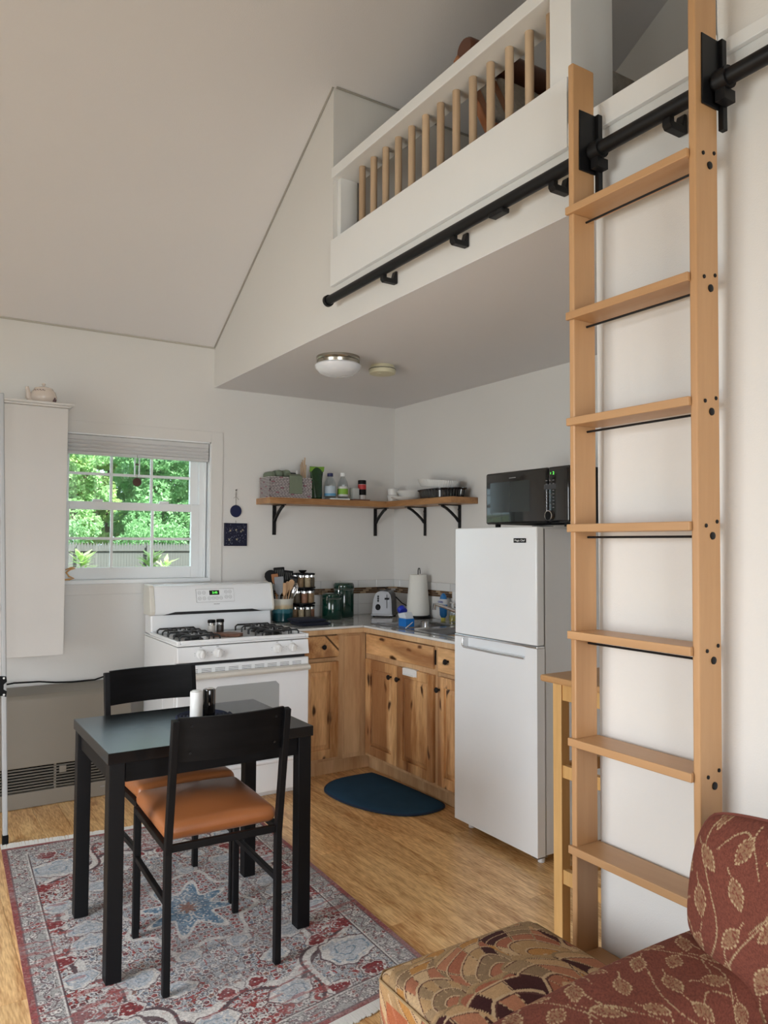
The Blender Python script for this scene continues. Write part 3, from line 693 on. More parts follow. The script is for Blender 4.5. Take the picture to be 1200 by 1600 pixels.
# outlet
ol = thing('wall_outlet', 'white wall outlet on the splashback behind the soap bottle', 'outlet', (-.014, -.76, 1.0))
build('plate', MB().box(-.0165, -.0118, -.80, -.725, .99, 1.105), WHITEP, ol, bevel=.002)
build('plug', MB().box(-.045, -.0166, -.785, -.75, 1.005, 1.03), WHITEP, ol, bevel=.004)

# sink and tap
sk = thing('kitchen_sink', 'double bowl stainless steel sink set into the worktop', 'sink', (-.33, -1.03, .74))
def bowl(x0, x1, y0, y1, zt, zb, rr=.05):
    m = MB(); n = 6
    def ring(ins, z):
        pts = []
        for cx, cy, a0_ in ((x1-rr, y1-rr, 0), (x0+rr, y1-rr, PI/2), (x0+rr, y0+rr, PI), (x1-rr, y0+rr, 1.5*PI)):
            for k in range(n+1):
                a = a0_+k*PI/2/n; pts.append((cx+(rr-ins)*math.cos(a), cy+(rr-ins)*math.sin(a), z))
        return pts
    rs = [ring(0, zt), ring(.004, zt-.01), ring(.010, zb+.02), ring(.03, zb)]
    N_ = len(rs[0]); vs = sum(rs, []); fs = []
    for i in range(3):
        for k in range(N_): fs.append((i*N_+k, i*N_+(k+1) % N_, (i+1)*N_+(k+1) % N_, (i+1)*N_+k))
    fs.append(tuple(3*N_+k for k in range(N_))); m.add(vs, fs); return m
for (ya, yb) in ((-1.445, -1.035), (-1.0, -.615)):
    o = build('bowl', bowl(-.53, -.17, ya+.02, yb-.02, .9135, .76), SINKST, sk, smooth=True)
rm = MB(); zt0, zt1 = .9125, .9165
rm.box(-.565, -.53, -1.47, -.59, zt0, zt1); rm.box(-.17, -.095, -1.47, -.59, zt0, zt1); rm.box(-.53, -.17, -1.47, -1.425, zt0, zt1); rm.box(-.53, -.17, -.635, -.59, zt0, zt1); rm.box(-.53, -.17, -1.055, -.98, zt0, zt1)
build('rim', rm, SINKST, sk, bevel=.002)
fc = thing('kitchen_tap', 'chrome kitchen tap reaching out from behind the refrigerator', 'tap', (-.13, -1.03, .917))
build('base', MB().lathe([(.028, .917), (.028, .93), (.02, .945), (.018, .985), (.0, .985)], (-.13, -1.03, 0), 16), CHROME, fc, smooth=True)
build('spout', MB().tube([(-.13, -1.03, .965), (-.16, -.97, .995), (-.19, -.87, 1.022), (-.21, -.80, 1.035)], [.012, .011, .010, .009], 12), CHROME, fc, smooth=True)
build('nozzle', MB().tube([(-.21, -.80, 1.04), (-.212, -.795, 1.0)], [.013, .012], 12), CHROME, fc, smooth=True)
build('lever', MB().tube([(-.13, -1.03, .98), (-.17, -1.0, 1.02), (-.2, -.98, 1.03)], [.006, .005, .004], 8), CHROME, fc, smooth=True)

# ------------------------------------------------------------------ range
st = thing('gas_range', 'white freestanding gas range with black grates and four white knobs', 'stove', (-1.485, -.5, 0))
X0, X1 = -1.868, -1.108
build('body', MB().box(X0+.002, X1-.002, -.745, -.16, .03, .872).box(X0+.03, X1-.03, -.72, -.2, .001, .03), ENAMEL, st, bevel=.004)
build('side_panel', MB().prism([(-.70, .48), (-.55, .48), (-.55, .56), (-.50, .60), (-.24, .60), (-.24, .10), (-.70, .10)], X0-.0015, X0+.001, axis=0), ENAMEL, st, bevel=.001)
# cooktop: shallow tray with a raised lip
ct = MB(); ct.box(X0-.003, X1+.003, -.80, -.16, .876, .886)
ct.box(X0-.003, X0+.018, -.80, -.285, .886, .905); ct.box(X1-.018, X1+.003, -.80, -.285, .886, .905); ct.box(X0+.018, X1-.018, -.80, -.775, .886, .905)
build('cooktop', ct, ENAMEL, st, bevel=.006, seg=3, smooth=True)
build('control_panel', MB().prism([(-.797, .872), (-.812, .792), (-.75, .782), (-.74, .872)], X0, X1, axis=0), ENAMEL, st, bevel=.004)
build('gap_strip', B(X0+.012, X1-.012, -.775, -.74, .772, .790), DARKS, st)
# backguard
build('backguard_base', MB().prism([(-.16, .886), (-.285, .886), (-.292, .90), (-.272, 1.02), (-.16, 1.02)], X0+.004, X1-.004, axis=0), ENAMEL, st, bevel=.008, smooth=True)
bgp = [(-.16, 1.0), (-.286, .996), (-.302, 1.004), (-.306, 1.02), (-.300, 1.06), (-.272, 1.155), (-.258, 1.168), (-.16, 1.172)]
build('backguard', MB().prism(bgp, X0-.004, X1+.004, axis=0), ENAMEL, st, bevel=.006, smooth=True)
build('backguard_end', MB().prism([(a-.003 if a < -.2 else a, b+(.002 if b > 1.1 else 0)) for a, b in bgp], X0-.008, X0+.022, axis=0), ENAMELB, st, bevel=.004, label='beige end cap')
build('backguard_end', MB().prism([(a-.003 if a < -.2 else a, b+(.002 if b > 1.1 else 0)) for a, b in bgp], X1-.008, X1+.008, axis=0), ENAMELB, st, bevel=.004, label='beige end cap')
vb = MB(); vb.add([(X0+.07, -.3065, .998), (X1-.07, -.3065, .998), (X1-.14, -.3075, 1.014), (X0+.14, -.3075, 1.014), (X0+.07, -.298, .998), (X1-.07, -.298, .998), (X1-.14, -.298, 1.014), (X0+.14, -.298, 1.014)], [(0, 1, 2, 3), (7, 6, 5, 4), (0, 4, 5, 1), (1, 5, 6, 2), (2, 6, 7, 3), (3, 7, 4, 0)])
build('backguard_vent', vb, DARKS, st)
# electronic panel on the slanted face
def bgy(z): return -.3015+(z-1.06)*(.028/.095)
tilt = math.atan(.028/.095); RB = (PI/2-tilt, 0, 0)
def onbg(x0, x1, z0, z1, dd, m, nm, par, bev=0):
    q = MB(); q.add([(x0, bgy(z0)-dd, z0), (x1, bgy(z0)-dd, z0), (x1, bgy(z1)-dd, z1), (x0, bgy(z1)-dd, z1), (x0, bgy(z0)+.003, z0), (x1, bgy(z0)+.003, z0), (x1, bgy(z1)+.003, z1), (x0, bgy(z1)+.003, z1)],
                    [(0, 1, 2, 3), (7, 6, 5, 4), (0, 4, 5, 1), (1, 5, 6, 2), (2, 6, 7, 3), (3, 7, 4, 0)])
    return build(nm, q, m, par, bevel=bev)
ep = onbg(-1.600, -1.362, 1.064, 1.142, .0012, GREY, 'display_panel', st, .0008)
onbg(-1.5985, -1.3635, 1.0655, 1.1405, .0018, ENAMEL, 'panel_face', ep)
onbg(-1.518, -1.456, 1.106, 1.133, .0030, BLKGLOSS, 'clock_window', ep)
text('clock_digits', '3:45', .019, (-1.484, bgy(1.119)-.0036, 1.119), RB, GREENL, ep, sx=1.05)
bt = MB()
for bx, bz in [(-1.580, 1.120), (-1.552, 1.120), (-1.580, 1.087), (-1.552, 1.087), (-1.520, 1.087), (-1.495, 1.087), (-1.472, 1.087), (-1.447, 1.087), (-1.413, 1.122), (-1.388, 1.122), (-1.413, 1.092), (-1.388, 1.092)]:
    ri = []; n = 14
    for rr, dd in ((.0100, .0019), (.0100, .0026), (.0085, .0026), (.0085, .0019)):
        ri.append([(bx+rr*math.cos(2*PI*k/n), bgy(bz+rr*math.sin(2*PI*k/n))-dd, bz+rr*math.sin(2*PI*k/n)) for k in range(n)])
    bt.add(sum(ri, []), [(i*n+k, i*n+(k+1) % n, ((i+1) % 4)*n+(k+1) % n, ((i+1) % 4)*n+k) for i in range(4) for k in range(n)])
    bt.add([(bx-.004, bgy(bz-.001)-.0022, bz-.0012), (bx+.004, bgy(bz-.001)-.0022, bz-.0012), (bx+.004, bgy(bz+.001)-.0022, bz+.0012), (bx-.004, bgy(bz+.001)-.0022, bz+.0012)], [(0, 1, 2, 3)])
build('button_ring', bt, GREY, ep)
smudge(8, .0066, (-1.477, bgy(1.052)-.0008, 1.052), RB, GREY, st)
# knobs
kb_ = None
for kx in (-1.742, -1.650, -1.303, -1.214):
    ky = -.8045; kz = .832
    o = build('control_knob', MB().lathe([(.027, 0), (.0265, -.004), (.023, -.012), (.0205, -.020), (0, -.021)], (kx, ky, kz), 24, axis=1), WHITEP, st, smooth=True)
    build('grip', MB().prism([(kx-.0085, kz-.021), (kx+.0085, kz-.021), (kx+.0105, kz), (kx+.004, kz+.022), (kx-.004, kz+.022), (kx-.0105, kz)], ky-.034, ky-.019, axis=1), WHITEP, o, bevel=.003)
    dm = MB()
    for k in range(11):
        a = math.radians(180+k*22-10); 
        if k == 0 or k < 10: dm.box(kx+.035*math.cos(a)-.0012, kx+.035*math.cos(a)+.0012, ky-.0015, ky+.004, kz+.035*math.sin(a)-.0015, kz+.035*math.sin(a)+.0015)
    dm.box(kx-.006, kx+.006, ky-.001+.006, ky+.01, kz+.033, kz+.036)
    build('dial_marks', dm, GREY, o)
# oven door, handle, vents, window, drawer
dr = build('oven_door', B(X0, X1+.004, -.80, -.752, .235, .772), ENAMEL, st, bevel=.006, smooth=True)
vm = MB()
for k in range(9):
    xa = X0+.055+k*.0755
    for j in range(3): vm.box(xa, xa+.055, -.8008, -.799, .7485-j*.008+.002, .7525-j*.008)
build('vent_slot', vm, DARKS, dr)
build('door_window', MB().prism([(-1.668+.02, .48), (-1.289-.02, .48), (-1.289, .50), (-1.289, .632), (-1.289-.02, .652), (-1.668+.02, .652), (-1.668, .632), (-1.668, .50)], -.8012, -.80, axis=1), GREYL, dr)
hp = [(-.80, .700), (-.812, .698), (-.836, .704), (-.842, .715), (-.838, .728), (-.822, .733), (-.80, .733)]
build('door_handle', MB().prism(hp, X0+.01, X1-.004, axis=0), ENAMELB, dr, bevel=.002, smooth=True, label='beige full-width handle')
build('drawer', MB().box(X0, X1+.003, -.797, -.752, .045, .222).prism([(-.797, .196), (-.806, .205), (-.806, .218), (-.797, .222)], X0, X1+.003, axis=0), ENAMEL, st, bevel=.005)
# grates and burners
def grate(cx, ys, par):
    m = MB(); z0, z1 = .888, .922; hw = .112
    ya, yb = ys
    for cyy in ((ya+yb)/2,):
        for yy in (ya, yb):
            m.tube([(cx-hw, yy, z0), (cx-hw, yy, z1-.01), (cx-hw+.012, yy, z1), (cx+hw-.012, yy, z1), (cx+hw, yy, z1-.01), (cx+hw, yy, z0)], .0052, 8)
        for xx in (cx-hw*.45, cx+hw*.45):
            m.tube([(xx, ya, z0), (xx, ya, z1), (xx, yb, z1), (xx, yb, z0)], .0045, 8)
        ym = (ya+yb)/2
        m.tube([(cx-hw, ym, z0), (cx-hw, ym, z1-.01), (cx-hw+.012, ym, z1), (cx-.03, ym, z1)], .005, 8)
        m.tube([(cx+hw, ym, z0), (cx+hw, ym, z1-.01), (cx+hw-.012, ym, z1), (cx+.03, ym, z1)], .005, 8)
        m.tube([(cx, ya, z0), (cx, ya, z1), (cx, ym-.03, z1)], .005, 8); m.tube([(cx, yb, z0), (cx, yb, z1), (cx, ym+.03, z1)], .005, 8)
    return build('grate', m, CASTI, par, smooth=True)
for cx in (-1.725, -1.252):
    for ys in ((-.735, -.535), (-.525, -.325)):
        grate(cx, ys, st); ym = sum(ys)/2
        build('burner', MB().lathe([(.052, .8865), (.048, .896), (.036, .899), (.036, .904), (.030, .908), (0, .908)], (cx, ym, 0), 20), BLKMET, st, smooth=True)
# jars and block on the range
def shaker(x, y, lab, fill):
    t = thing('spice_jar', lab, 'jar', (x, y, .9)) if False else thing('seasoning_jar', lab, 'jar', (x, y, .8865))
    z = .8865
    build('jar_body', MB().lathe([(.019, z+.0002), (.021, z+.006), (.021, z+.05), (.019, z+.056), (0, z+.056)], (x, y, 0), 16), fill, t, smooth=True)
    build('collar', MB().lathe([(.0205, z+.056), (.0205, z+.070), (0, z+.070)], (x, y, 0), 16), CHROME, t, smooth=True)
    build('lid', MB().lathe([(.0225, z+.070), (.0225, z+.084), (.020, z+.087), (0, z+.087)], (x, y, 0), 16), BLKPL, t, smooth=True)
shaker(-1.562, -.455, 'small glass salt jar with black lid at the back of the range', mat('salt', (.55, .53, .50), .4))
shaker(-1.506, -.445, 'small glass jar of dark pepper with black lid at the back of the range', mat('pepper', (.03, .022, .018), .4))
sr = tag(build('spoon_rest', MB().prism([(-1.59, -.50), (-1.47, -.49), (-1.445, -.52), (-1.425, -.60), (-1.455, -.625), (-1.51, -.61), (-1.545, -.57), (-1.59, -.56)], .8866, .905, axis=2), BROWNB, bevel=.004), 'reddish wooden spoon rest between the grates of the range', 'spoon rest')

# ------------------------------------------------------------------ refrigerator and microwave
fr = thing('refrigerator', 'tall white top-freezer refrigerator beside the worktop', 'refrigerator', (-.40, -1.947, 0))
FY0, FY1, FX = -2.243, -1.651, -.709
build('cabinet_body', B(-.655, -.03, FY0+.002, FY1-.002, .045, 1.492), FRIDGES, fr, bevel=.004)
build('freezer_door', B(FX, -.663, FY0, FY1, .968, 1.50), FRIDGEW, fr, bevel=.007, seg=3, smooth=True)
dl = MB(); ha, hb = -2.165, -1.722
dl.box(FX, -.663, FY0, FY1, .045, .908); dl.box(FX, -.663, FY0, ha, .908, .956); dl.box(FX, -.663, hb, FY1, .908, .956); dl.box(FX+.03, -.663, ha, hb, .908, .956)
build('fridge_door', dl, FRIDGEW, fr)
build('door_seal', B(-.663, -.655, FY0+.006, FY1-.006, .05, 1.49), mat('seal_grey', (.25, .25, .26), .7), fr)
build('chrome_strip', B(FX-.001, -.664, FY0-.001, FY1+.001, .9575, .9665), CHROME, fr, bevel=.002)
build('handle', MB().tube([(FX-.0035, hb+.004, .950), (FX-.004, hb+.004, .914), (FX-.005, hb-.006, .908), (FX-.006, -1.95, .905), (FX-.004, ha, .905)], .005, 10), CHROME, fr, smooth=True)
bd = build('badge', B(FX-.0025, FX, -2.176, -2.094, 1.427, 1.4475), BLKPL, fr, bevel=.001)
text('badge_lettering', 'Magic Chef', .0135, (FX-.0029, -2.135, 1.437), RY, WHITEP, bd, sx=1.12)
for px, py in ((-.64, FY0+.05), (-.64, FY1-.05), (-.09, FY0+.05), (-.09, FY1-.05)):
    build('foot', MB().lathe([(.016, .001), (.017, .02), (.017, .045), (0, .045)], (px, py, 0), 14), WHITEP, fr, smooth=True)
build('hinge', MB().box(-.70, -.64, FY0+.01, FY0+.045, .034, .0445).box(-.69, -.6, FY0+.005, FY0+.05, 1.5005, 1.504), STEEL, fr, bevel=.001)
mw = thing('microwave', 'black countertop microwave oven on top of the refrigerator', 'microwave', (-.42, -2.05, 1.505))
MX, MY0, MY1, MZ0, MZ1 = -.60, -2.335, -1.762, 1.518, 1.776
build('case', MB().soft(MX+.02, -.24, MY0, MY1, MZ0, MZ1, .014, 2), BLKMAT, mw, smooth='full')
build('front_door', MB().soft(MX, MX+.03, MY0+.135, MY1, MZ0, MZ1-.001, .012, 2), BLKGLOSS, mw, smooth='full')
build('control_panel', MB().soft(MX, MX+.03, MY0, MY0+.133, MZ0, MZ1-.001, .012, 2), BLKGLOSS, mw, smooth='full')
build('window_screen', B(MX-.0008, MX+.001, -2.085, -1.80, 1.575, 1.725), mat('microwave_window', (.028, .030, .030), .12, coat=.5), mw)
smudge(10, .0066, (MX-.0012, -1.965, 1.742), RY, GREY, mw)
text('clock_digits', '2', .019, (MX-.001, -2.240, 1.744), RY, GREENL, mw); 
text('clock_digits', '1', .014, (MX-.001, -2.222, 1.744), RY, GREENL, mw)
km = MB()
for i in range(3):
    for j in range(9):
        if j in (2,): continue
        km.box(MX-.0008, MX+.001, -2.195-i*.022-.005, -2.195-i*.022+.005, 1.712-j*.0155-.002, 1.712-j*.0155+.002)
build('key', km, mat('key_print', (.16, .16, .17), .5), mw, kind='stuff')
build('keypad_plate', B(MX-.0006, MX+.001, -2.255, -2.18, 1.672, 1.695), mat('key_plate', (.045, .045, .05), .4), mw)
n = 28; rg = MB(); a_, b_ = .0215, .0235
rr_ = [[(MX-d_, -2.214+rr*math.cos(2*PI*k/n), 1.551+rr*math.sin(2*PI*k/n)) for k in range(n)] for rr, d_ in ((b_, 0), (b_, .010), (b_-.003, .011), (b_-.004, .009))]
rg.add(sum(rr_, []), [(i*n+k, i*n+(k+1) % n, ((i+1) % 4)*n+(k+1) % n, ((i+1) % 4)*n+k) for i in range(3) for k in range(n)])
kn = build('dial', MB().lathe([(.0195, .0), (.0190, -.010), (0, -.011)], (MX, -2.214, 1.551), 24, axis=0), BLKPL, mw, smooth=True)
build('chrome_ring', rg, CHROME, kn, smooth=True)
for px, py in ((-.56, MY0+.05), (-.56, MY1-.05), (-.28, MY0+.05), (-.28, MY1-.05)):
    build('foot', MB().lathe([(.014, 1.5005), (.014, 1.5185), (0, 1.5185)], (px, py, 0), 12), BLKPL, mw)
bs = MB()
for k in range(4): bs.box(MX+.04+k*.012, MX+.046+k*.012, MY1-.0002, MY1+.0012, 1.53, 1.56)
build('side_vent', bs, GREY, mw)

# ------------------------------------------------------------------ corner shelf and its iron brackets
sh = thing('corner_shelf', 'L-shaped thick rustic plank shelf across the kitchen corner', 'shelf', (-.5, -.11, 1.672))
build('plank', B(-1.103, -.001, -.228, -.001, 1.676, 1.716), SHELFW, sh, bevel=.003)
build('plank', B(-.218, -.001, -.975, -.2285, 1.676, 1.716), SHELFY, sh, bevel=.003)
def sbracket(px, py, dirn, lab):
    t = thing('shelf_bracket', lab, 'bracket', (px, py, 1.5), 'black iron shelf brackets')
    def P_(d, z, s=0): return (px+s, -d, z) if dirn == 'y' else (-d, py+s, z)
    L = .17
    m = MB(); m.bar(P_(.006, 1.675), P_(.006, 1.475), .027, .006, (0, 1, 0) if dirn == 'y' else (1, 0, 0)); build('wall_plate', m, BLKMET, t, bevel=.002)
    m = MB(); m.bar(P_(.004, 1.672), P_(L, 1.672), .022, .005); build('arm', m, BLKMET, t, bevel=.001)
    pts = [P_(.012, 1.565), P_(.035, 1.592), P_(.075, 1.625), P_(.115, 1.652), P_(.15, 1.668)]
    m = MB()
    for a, b in zip(pts[:-1], pts[1:]): m.bar(a, b, .017, .014)
    build('curved_brace', m, BLKMET, t, bevel=.001)
    build('bolt', MB().lathe([(.012, -.009), (.010, -.014), (0, -.016)], P_(0, 1.645), 12, axis=1 if dirn == 'y' else 0), BLKMET, t, smooth=True)
sbracket(-.972, 0, 'y', 'black iron bracket under the left end of the corner shelf')
sbracket(-.170, 0, 'y', 'black iron bracket under the shelf nearest the room corner')
sbracket(0, -.40, 'x', 'black iron bracket under the middle of the right-hand shelf run')
sbracket(0, -.79, 'x', 'black iron bracket under the right end of the shelf by the refrigerator')

# ---- things on the shelf
SZ = 1.7165
bk_ = thing('woven_basket', 'black and white woven basket with pink flecks on the left end of the shelf', 'basket', (-.96, -.12, SZ))
BW_ = mat('white_weave', (.52, .48, .47), .8, bump=.5, bscale=300); BK_ = mat('dark_weave', (.035, .02, .028), .8); PK_ = mat('pink_weave', (.42, .20, .24), .8)
bx0, bx1, by0, by1, bzt = -1.095, -.79, -.205, -.03, 1.855
build('inner_wall', MB().box(bx0+.004, bx1-.004, by0+.004, by0+.008, SZ, bzt-.002).box(bx0+.004, bx1-.004, by1-.008, by1-.004, SZ, bzt-.002).box(bx0+.004, bx0+.008, by0+.008, by1-.008, SZ, bzt-.002).box(bx1-.008, bx1-.004, by0+.008, by1-.008, SZ, bzt-.002).box(bx0+.004, bx1-.004, by0+.004, by1-.004, SZ, SZ+.004), BK_, bk_)
m1, m3 = MB(), MB(); nrow = 14; rh = (bzt-SZ)/nrow
for r_ in range(nrow):
    z0 = SZ+r_*rh+.0008; z1 = z0+rh*.56; sh_ = (r_ % 2)*.011+(r_ % 3)*.003
    k = 0; xx = bx0-.01+sh_
    while xx < bx1:
        a, b = max(xx, bx0), min(xx+.0185, bx1)
        if b-a > .003: (m3 if (k+r_*5) % 17 == 0 else m1).box(a, b, by0, by0+.004, z0, z1)
        xx += .0225; k += 1
    yy = by0-.005+sh_
    while yy < by1:
        a, b = max(yy, by0), min(yy+.019, by1)
        if b-a > .003: (m3 if (k+r_*5) % 17 == 0 else m1).box(bx0, bx0+.004, a, b, z0, z1)
        yy += .0225; k += 1
build('weave', m1, BW_, bk_, kind='stuff', recalc=False); build('pink_weave', m3, PK_, bk_, kind='stuff', recalc=False)
rt = None
for i, (tx, tz, lab) in enumerate(((-1.055, 1.872, 'rolled sage green cloth at the left end of the basket'), (-1.00, 1.885, 'rolled sage green cloth, second from the left in the basket'), (-.945, 1.888, 'rolled sage green cloth in the middle of the basket'))):
    tag(build('rolled_cloth', MB().soft(tx-.028, tx+.028, -.16, -.05, tz-.034, tz+.018, .024, 4), SAGE, smooth='full'), lab, 'cloth', 'rolled sage cloths in the basket')
tw = MB(); path = [(-.10, 1.872), (-.17, 1.874), (-.2062, 1.862), (-.2085, 1.85), (-.2085, 1.745)]
tw.grid(lambda a, b: (-.958+.092*a, path[0][0], 0), 1, 1) if False else None
tv = []
for off_ in (0, -.005):
    for (y_, z_) in path:
        for k in range(7): tv.append((-.958+.092*k/6, y_+(off_ if z_ < 1.868 else 0)+.0008*math.sin(k*2), z_-(off_ if z_ >= 1.868 else 0)))
P5 = len(path); fs = []
for i in range(P5-1):
    for k in range(6):
        a = i*7+k; fs.append((a, a+1, a+8, a+7)); b = P5*7+a; fs.append((b+7, b+8, b+1, b))
for i in range(P5-1):
    for k in (0, 6): a = i*7+k; fs.append((a, a+7, P5*7+a+7, P5*7+a))
for k in range(6):
    for i in (0, P5-1): a = i*7+k; fs.append((a, a+1, P5*7+a+1, P5*7+a))
tag(build('hanging_towel', MB().add(tv, fs), SAGE, smooth=True), 'sage green towel draped over the front of the woven basket', 'towel')
tag(build('black_pouch', MB().soft(-.93, -.855, -.13, -.06, 1.84, 1.892, .018, 4), NAVY, smooth='full'), 'black cloth bundle sticking out behind the draped towel', 'pouch')
wb = thing('white_tube', 'white plastic squeeze tube standing in the right end of the basket', 'bottle', (-.862, -.12, 1.721))
build('tube_body', MB().lathe([(.014, 1.7215), (.014, 1.88), (.006, 1.892), (0, 1.892)], (-.862, -.12, 0), 12), WHITEP, wb, smooth=True)
build('cap', MB().lathe([(.008, 1.892), (.006, 1.906), (0, 1.906)], (-.862, -.12, 0), 10), WHITEP, wb, smooth=True)
for k in range(9):
    a = -.818+.0065*(k % 5)-.004; yb = -.12+.008*(k//5)
    tag(build('chopstick', MB().tube([(a, yb, 1.7215), (a+.004*(k-4), yb+.006*(k % 3-1), 1.95+.016*(k % 4))], [.0024, .0032], 6), DOWEL), 'plain wooden stick standing in the right end of the basket', 'chopstick', 'wooden sticks in the basket')
gb = thing('snack_bag', 'tall dark green bag with lime top standing right of the basket', 'bag', (-.718, -.12, SZ))
def bag(u_, v_):
    ww = .048-.006*math.sin(v_*PI); return (-.718+(u_-.5)*2*ww*(1+.12*v_)+.006*v_, 0, SZ+v_*.225)
bm = MB(); nu, nv = 10, 12; tv = []
for sgn in (-1, 1):
    for i in range(nu+1):
        for j in range(nv+1):
            u_, v_ = i/nu, j/nv; p = bag(u_, v_); th = .028*(1-v_)**.6*math.sin(PI*u_)**.6+.0012
            tv.append((p[0], -.12+sgn*th+.002*math.sin(9*u_+7*v_), p[2]))
q = (nu+1)*(nv+1)
for i in range(nu):
    for j in range(nv):
        a = i*(nv+1)+j; bm.f.append((a, a+nv+1, a+nv+2, a+1)); bm.f.append((q+a+1, q+a+nv+2, q+a+nv+1, q+a))
for j in range(nv):
    for i in (0, nu): a = i*(nv+1)+j; bm.f.append((a, a+1, q+a+1, q+a))
for i in range(nu):
    for j in (0, nv): a = i*(nv+1)+j; bm.f.append((a, a+nv+1, q+a+nv+1, q+a))
bm.v = tv
build('bag_body', bm, mat('dark_green_film', (.012, .045, .014), .25, var=.5, vscale=25), gb, smooth='full')
build('top_band', MB().prism([(-.766, 1.905), (-.660, 1.910), (-.656, 1.944), (-.764, 1.938)], -.1245, -.1165, axis=1), mat('lime_film', (.17, .34, .03), .35), gb)
def bottle(x, y, rr, h, capm, caph, labm, lab, band=None, z=SZ, tag2=None):
    t = thing('bottle', lab, 'bottle', (x, y, z))
    build('bottle_body', MB().lathe([(rr*.9, z+.0002), (rr, z+.008), (rr, z+h*.55), (rr*.92, z+h*.66), (rr*.45, z+h*.82), (rr*.42, z+h*.86), (0, z+h*.86)], (x, y, 0), 18), BOTG, t, smooth=True)
    build('cap', MB().lathe([(rr*.52, z+h*.86), (rr*.5, z+h*.86+caph), (0, z+h*.86+caph)], (x, y, 0), 14), capm, t, smooth=True)
    build('label', MB().lathe([(rr*1.02, z+h*.14), (rr*1.02, z+h*.50), (rr*1.0, z+h*.5), (rr*1.0, z+h*.14)], (x, y, 0), 20), labm, t, smooth=True)
    if band: build('label_print', MB().lathe([(rr*1.03, z+h*band[0]), (rr*1.03, z+h*band[1]), (rr*1.0, z+h*band[1]), (rr*1.0, z+h*band[0])], (x, y, 0), 20), band[2], t, smooth=True)
bottle(-.608, -.12, .040, .190, mat('dark_blue_cap', (.01, .015, .09), .4), .022, mat('pale_blue_label', (.45, .52, .58), .5), 'clear plastic bottle with dark blue cap on the shelf', (.15, .24, mat('blue_print', (.10, .30, .50), .5)))
bottle(-.508, -.12, .036, .195, WHITEP, .024, mat('white_label', (.6, .6, .56), .5), 'clear plastic bottle with white cap and green label on the shelf', (.22, .42, mat('apple_green', (.22, .42, .04), .5)))
tag(build('white_spatula', MB().prism([(-.665, -.222), (-.51, -.226), (-.50, -.19), (-.60, -.165)], SZ+.0004, SZ+.008, axis=2), WHITEP, bevel=.002), 'thin white plastic spatula lying on the shelf before the bottles', 'spatula')
tag(build('salt_box', B(-.442, -.392, -.15, -.10, SZ+.012, SZ+.09), mat('grey_carton', (.45, .47, .45), .6), bevel=.002), 'small plain pale carton beside the spice shaker', 'box')
tag(build('wood_coaster', B(-.452, -.315, -.17, -.08, SZ+.0003, SZ+.0115), BROWNB, bevel=.002), 'dark little wooden tray under the carton and spice shaker', 'tray')
t = thing('spice_shaker', 'spice shaker with black lid, red band and black label', 'shaker', (-.352, -.12, SZ+.012)); z = SZ+.012
build('shaker_body', MB().lathe([(.028, z+.0002), (.029, z+.004), (.029, z+.108), (0, z+.108)], (-.352, -.12, 0), 18), mat('shaker_white', (.55, .52, .5), .4), t, smooth=True)
build('red_band', MB().lathe([(.0296, z+.072), (.0296, z+.106), (.029, z+.106), (.029, z+.072)], (-.352, -.12, 0), 18), REDL, t, smooth=True)
build('black_label', MB().lathe([(.0296, z+.032), (.0296, z+.072), (.029, z+.072), (.029, z+.032)], (-.352, -.12, 0), 18), BLKPL, t, smooth=True)
build('lid', MB().lathe([(.0295, z+.108), (.0295, z+.134), (.027, z+.137), (0, z+.137)], (-.352, -.12, 0), 18), BLKPL, t, smooth=True)
# crockery on the right run
rp = [(.033, 0), (.037, .004), (.040, .044), (.0415, .047), (.038, .047), (.034, .010), (0, .008)]
r1 = tag(build('ramekin', MB().lathe([(a, SZ+.0003+b) for a, b in rp], (-.12, -.165, 0), 32, flute=.02, nf=16), CERW, smooth=True), 'lower white fluted ramekin near the room corner', 'ramekin', 'stacked ramekins')
r2_ = r1.copy(); COL.objects.link(r2_); r2_.location = r1.location+Vector((0, 0, .0475)); r2_['label'] = 'upper white fluted ramekin near the room corner'
pp = [(.06, 0), (.065, .004), (.115, .022), (.117, .025), (.110, .023), (.06, .008), (0, .008)]
tag(build('dinner_plate', MB().lathe([(a*1.0, SZ+.0003+b) for a, b in pp], (-.122, -.355, 0), 32), CERW, smooth=True), 'white shallow plate under the bowl on the shelf', 'plate')
bp = [(.045, 0), (.05, .004), (.085, .030), (.103, .052), (.105, .055), (.099, .052), (.06, .014), (0, .010)]
tag(build('bowl', MB().lathe([(a, SZ+.0105+b) for a, b in bp], (-.122, -.40, 0), 32), CERW, smooth=True), 'white bowl resting on the white plate', 'bowl')
bp2 = [(.185, 0), (.195, .004), (.205, .048), (.222, .056), (.222, .060), (.200, .058), (.188, .012), (0, .010)]
def oval(prof, c, sx, sy, z, tilt=0, flute=0, nf=0, n=64):
    m = MB().lathe(prof, (0, 0, 0), n, flute=flute, nf=nf); out = []
    for (a, b, h) in m.v:
        yy = b*sy; out.append((c[0]+a*sx, c[1]+yy, z+h+yy*tilt))
    m.v = out; return m
tag(build('flan_dish', oval(bp2, (-.112, -.735, 0), .46, 1.02, SZ+.0004, 0, .022, 44, 176), mat('black_stoneware', (.008, .008, .009), .2, coat=.4), smooth=True), 'black fluted oval baking dish at the end of the shelf', 'dish')
tag(build('oval_dish', oval([(.150, 0), (.160, .004), (.185, .045), (.190, .050), (.182, .048), (.155, .010), (0, .008)], (-.112, -.705, 0), .52, 1.08, SZ+.074, .10, .012, 60, 240), CERW, smooth=True), 'white oval baking dish tipped on top of the black one', 'dish')

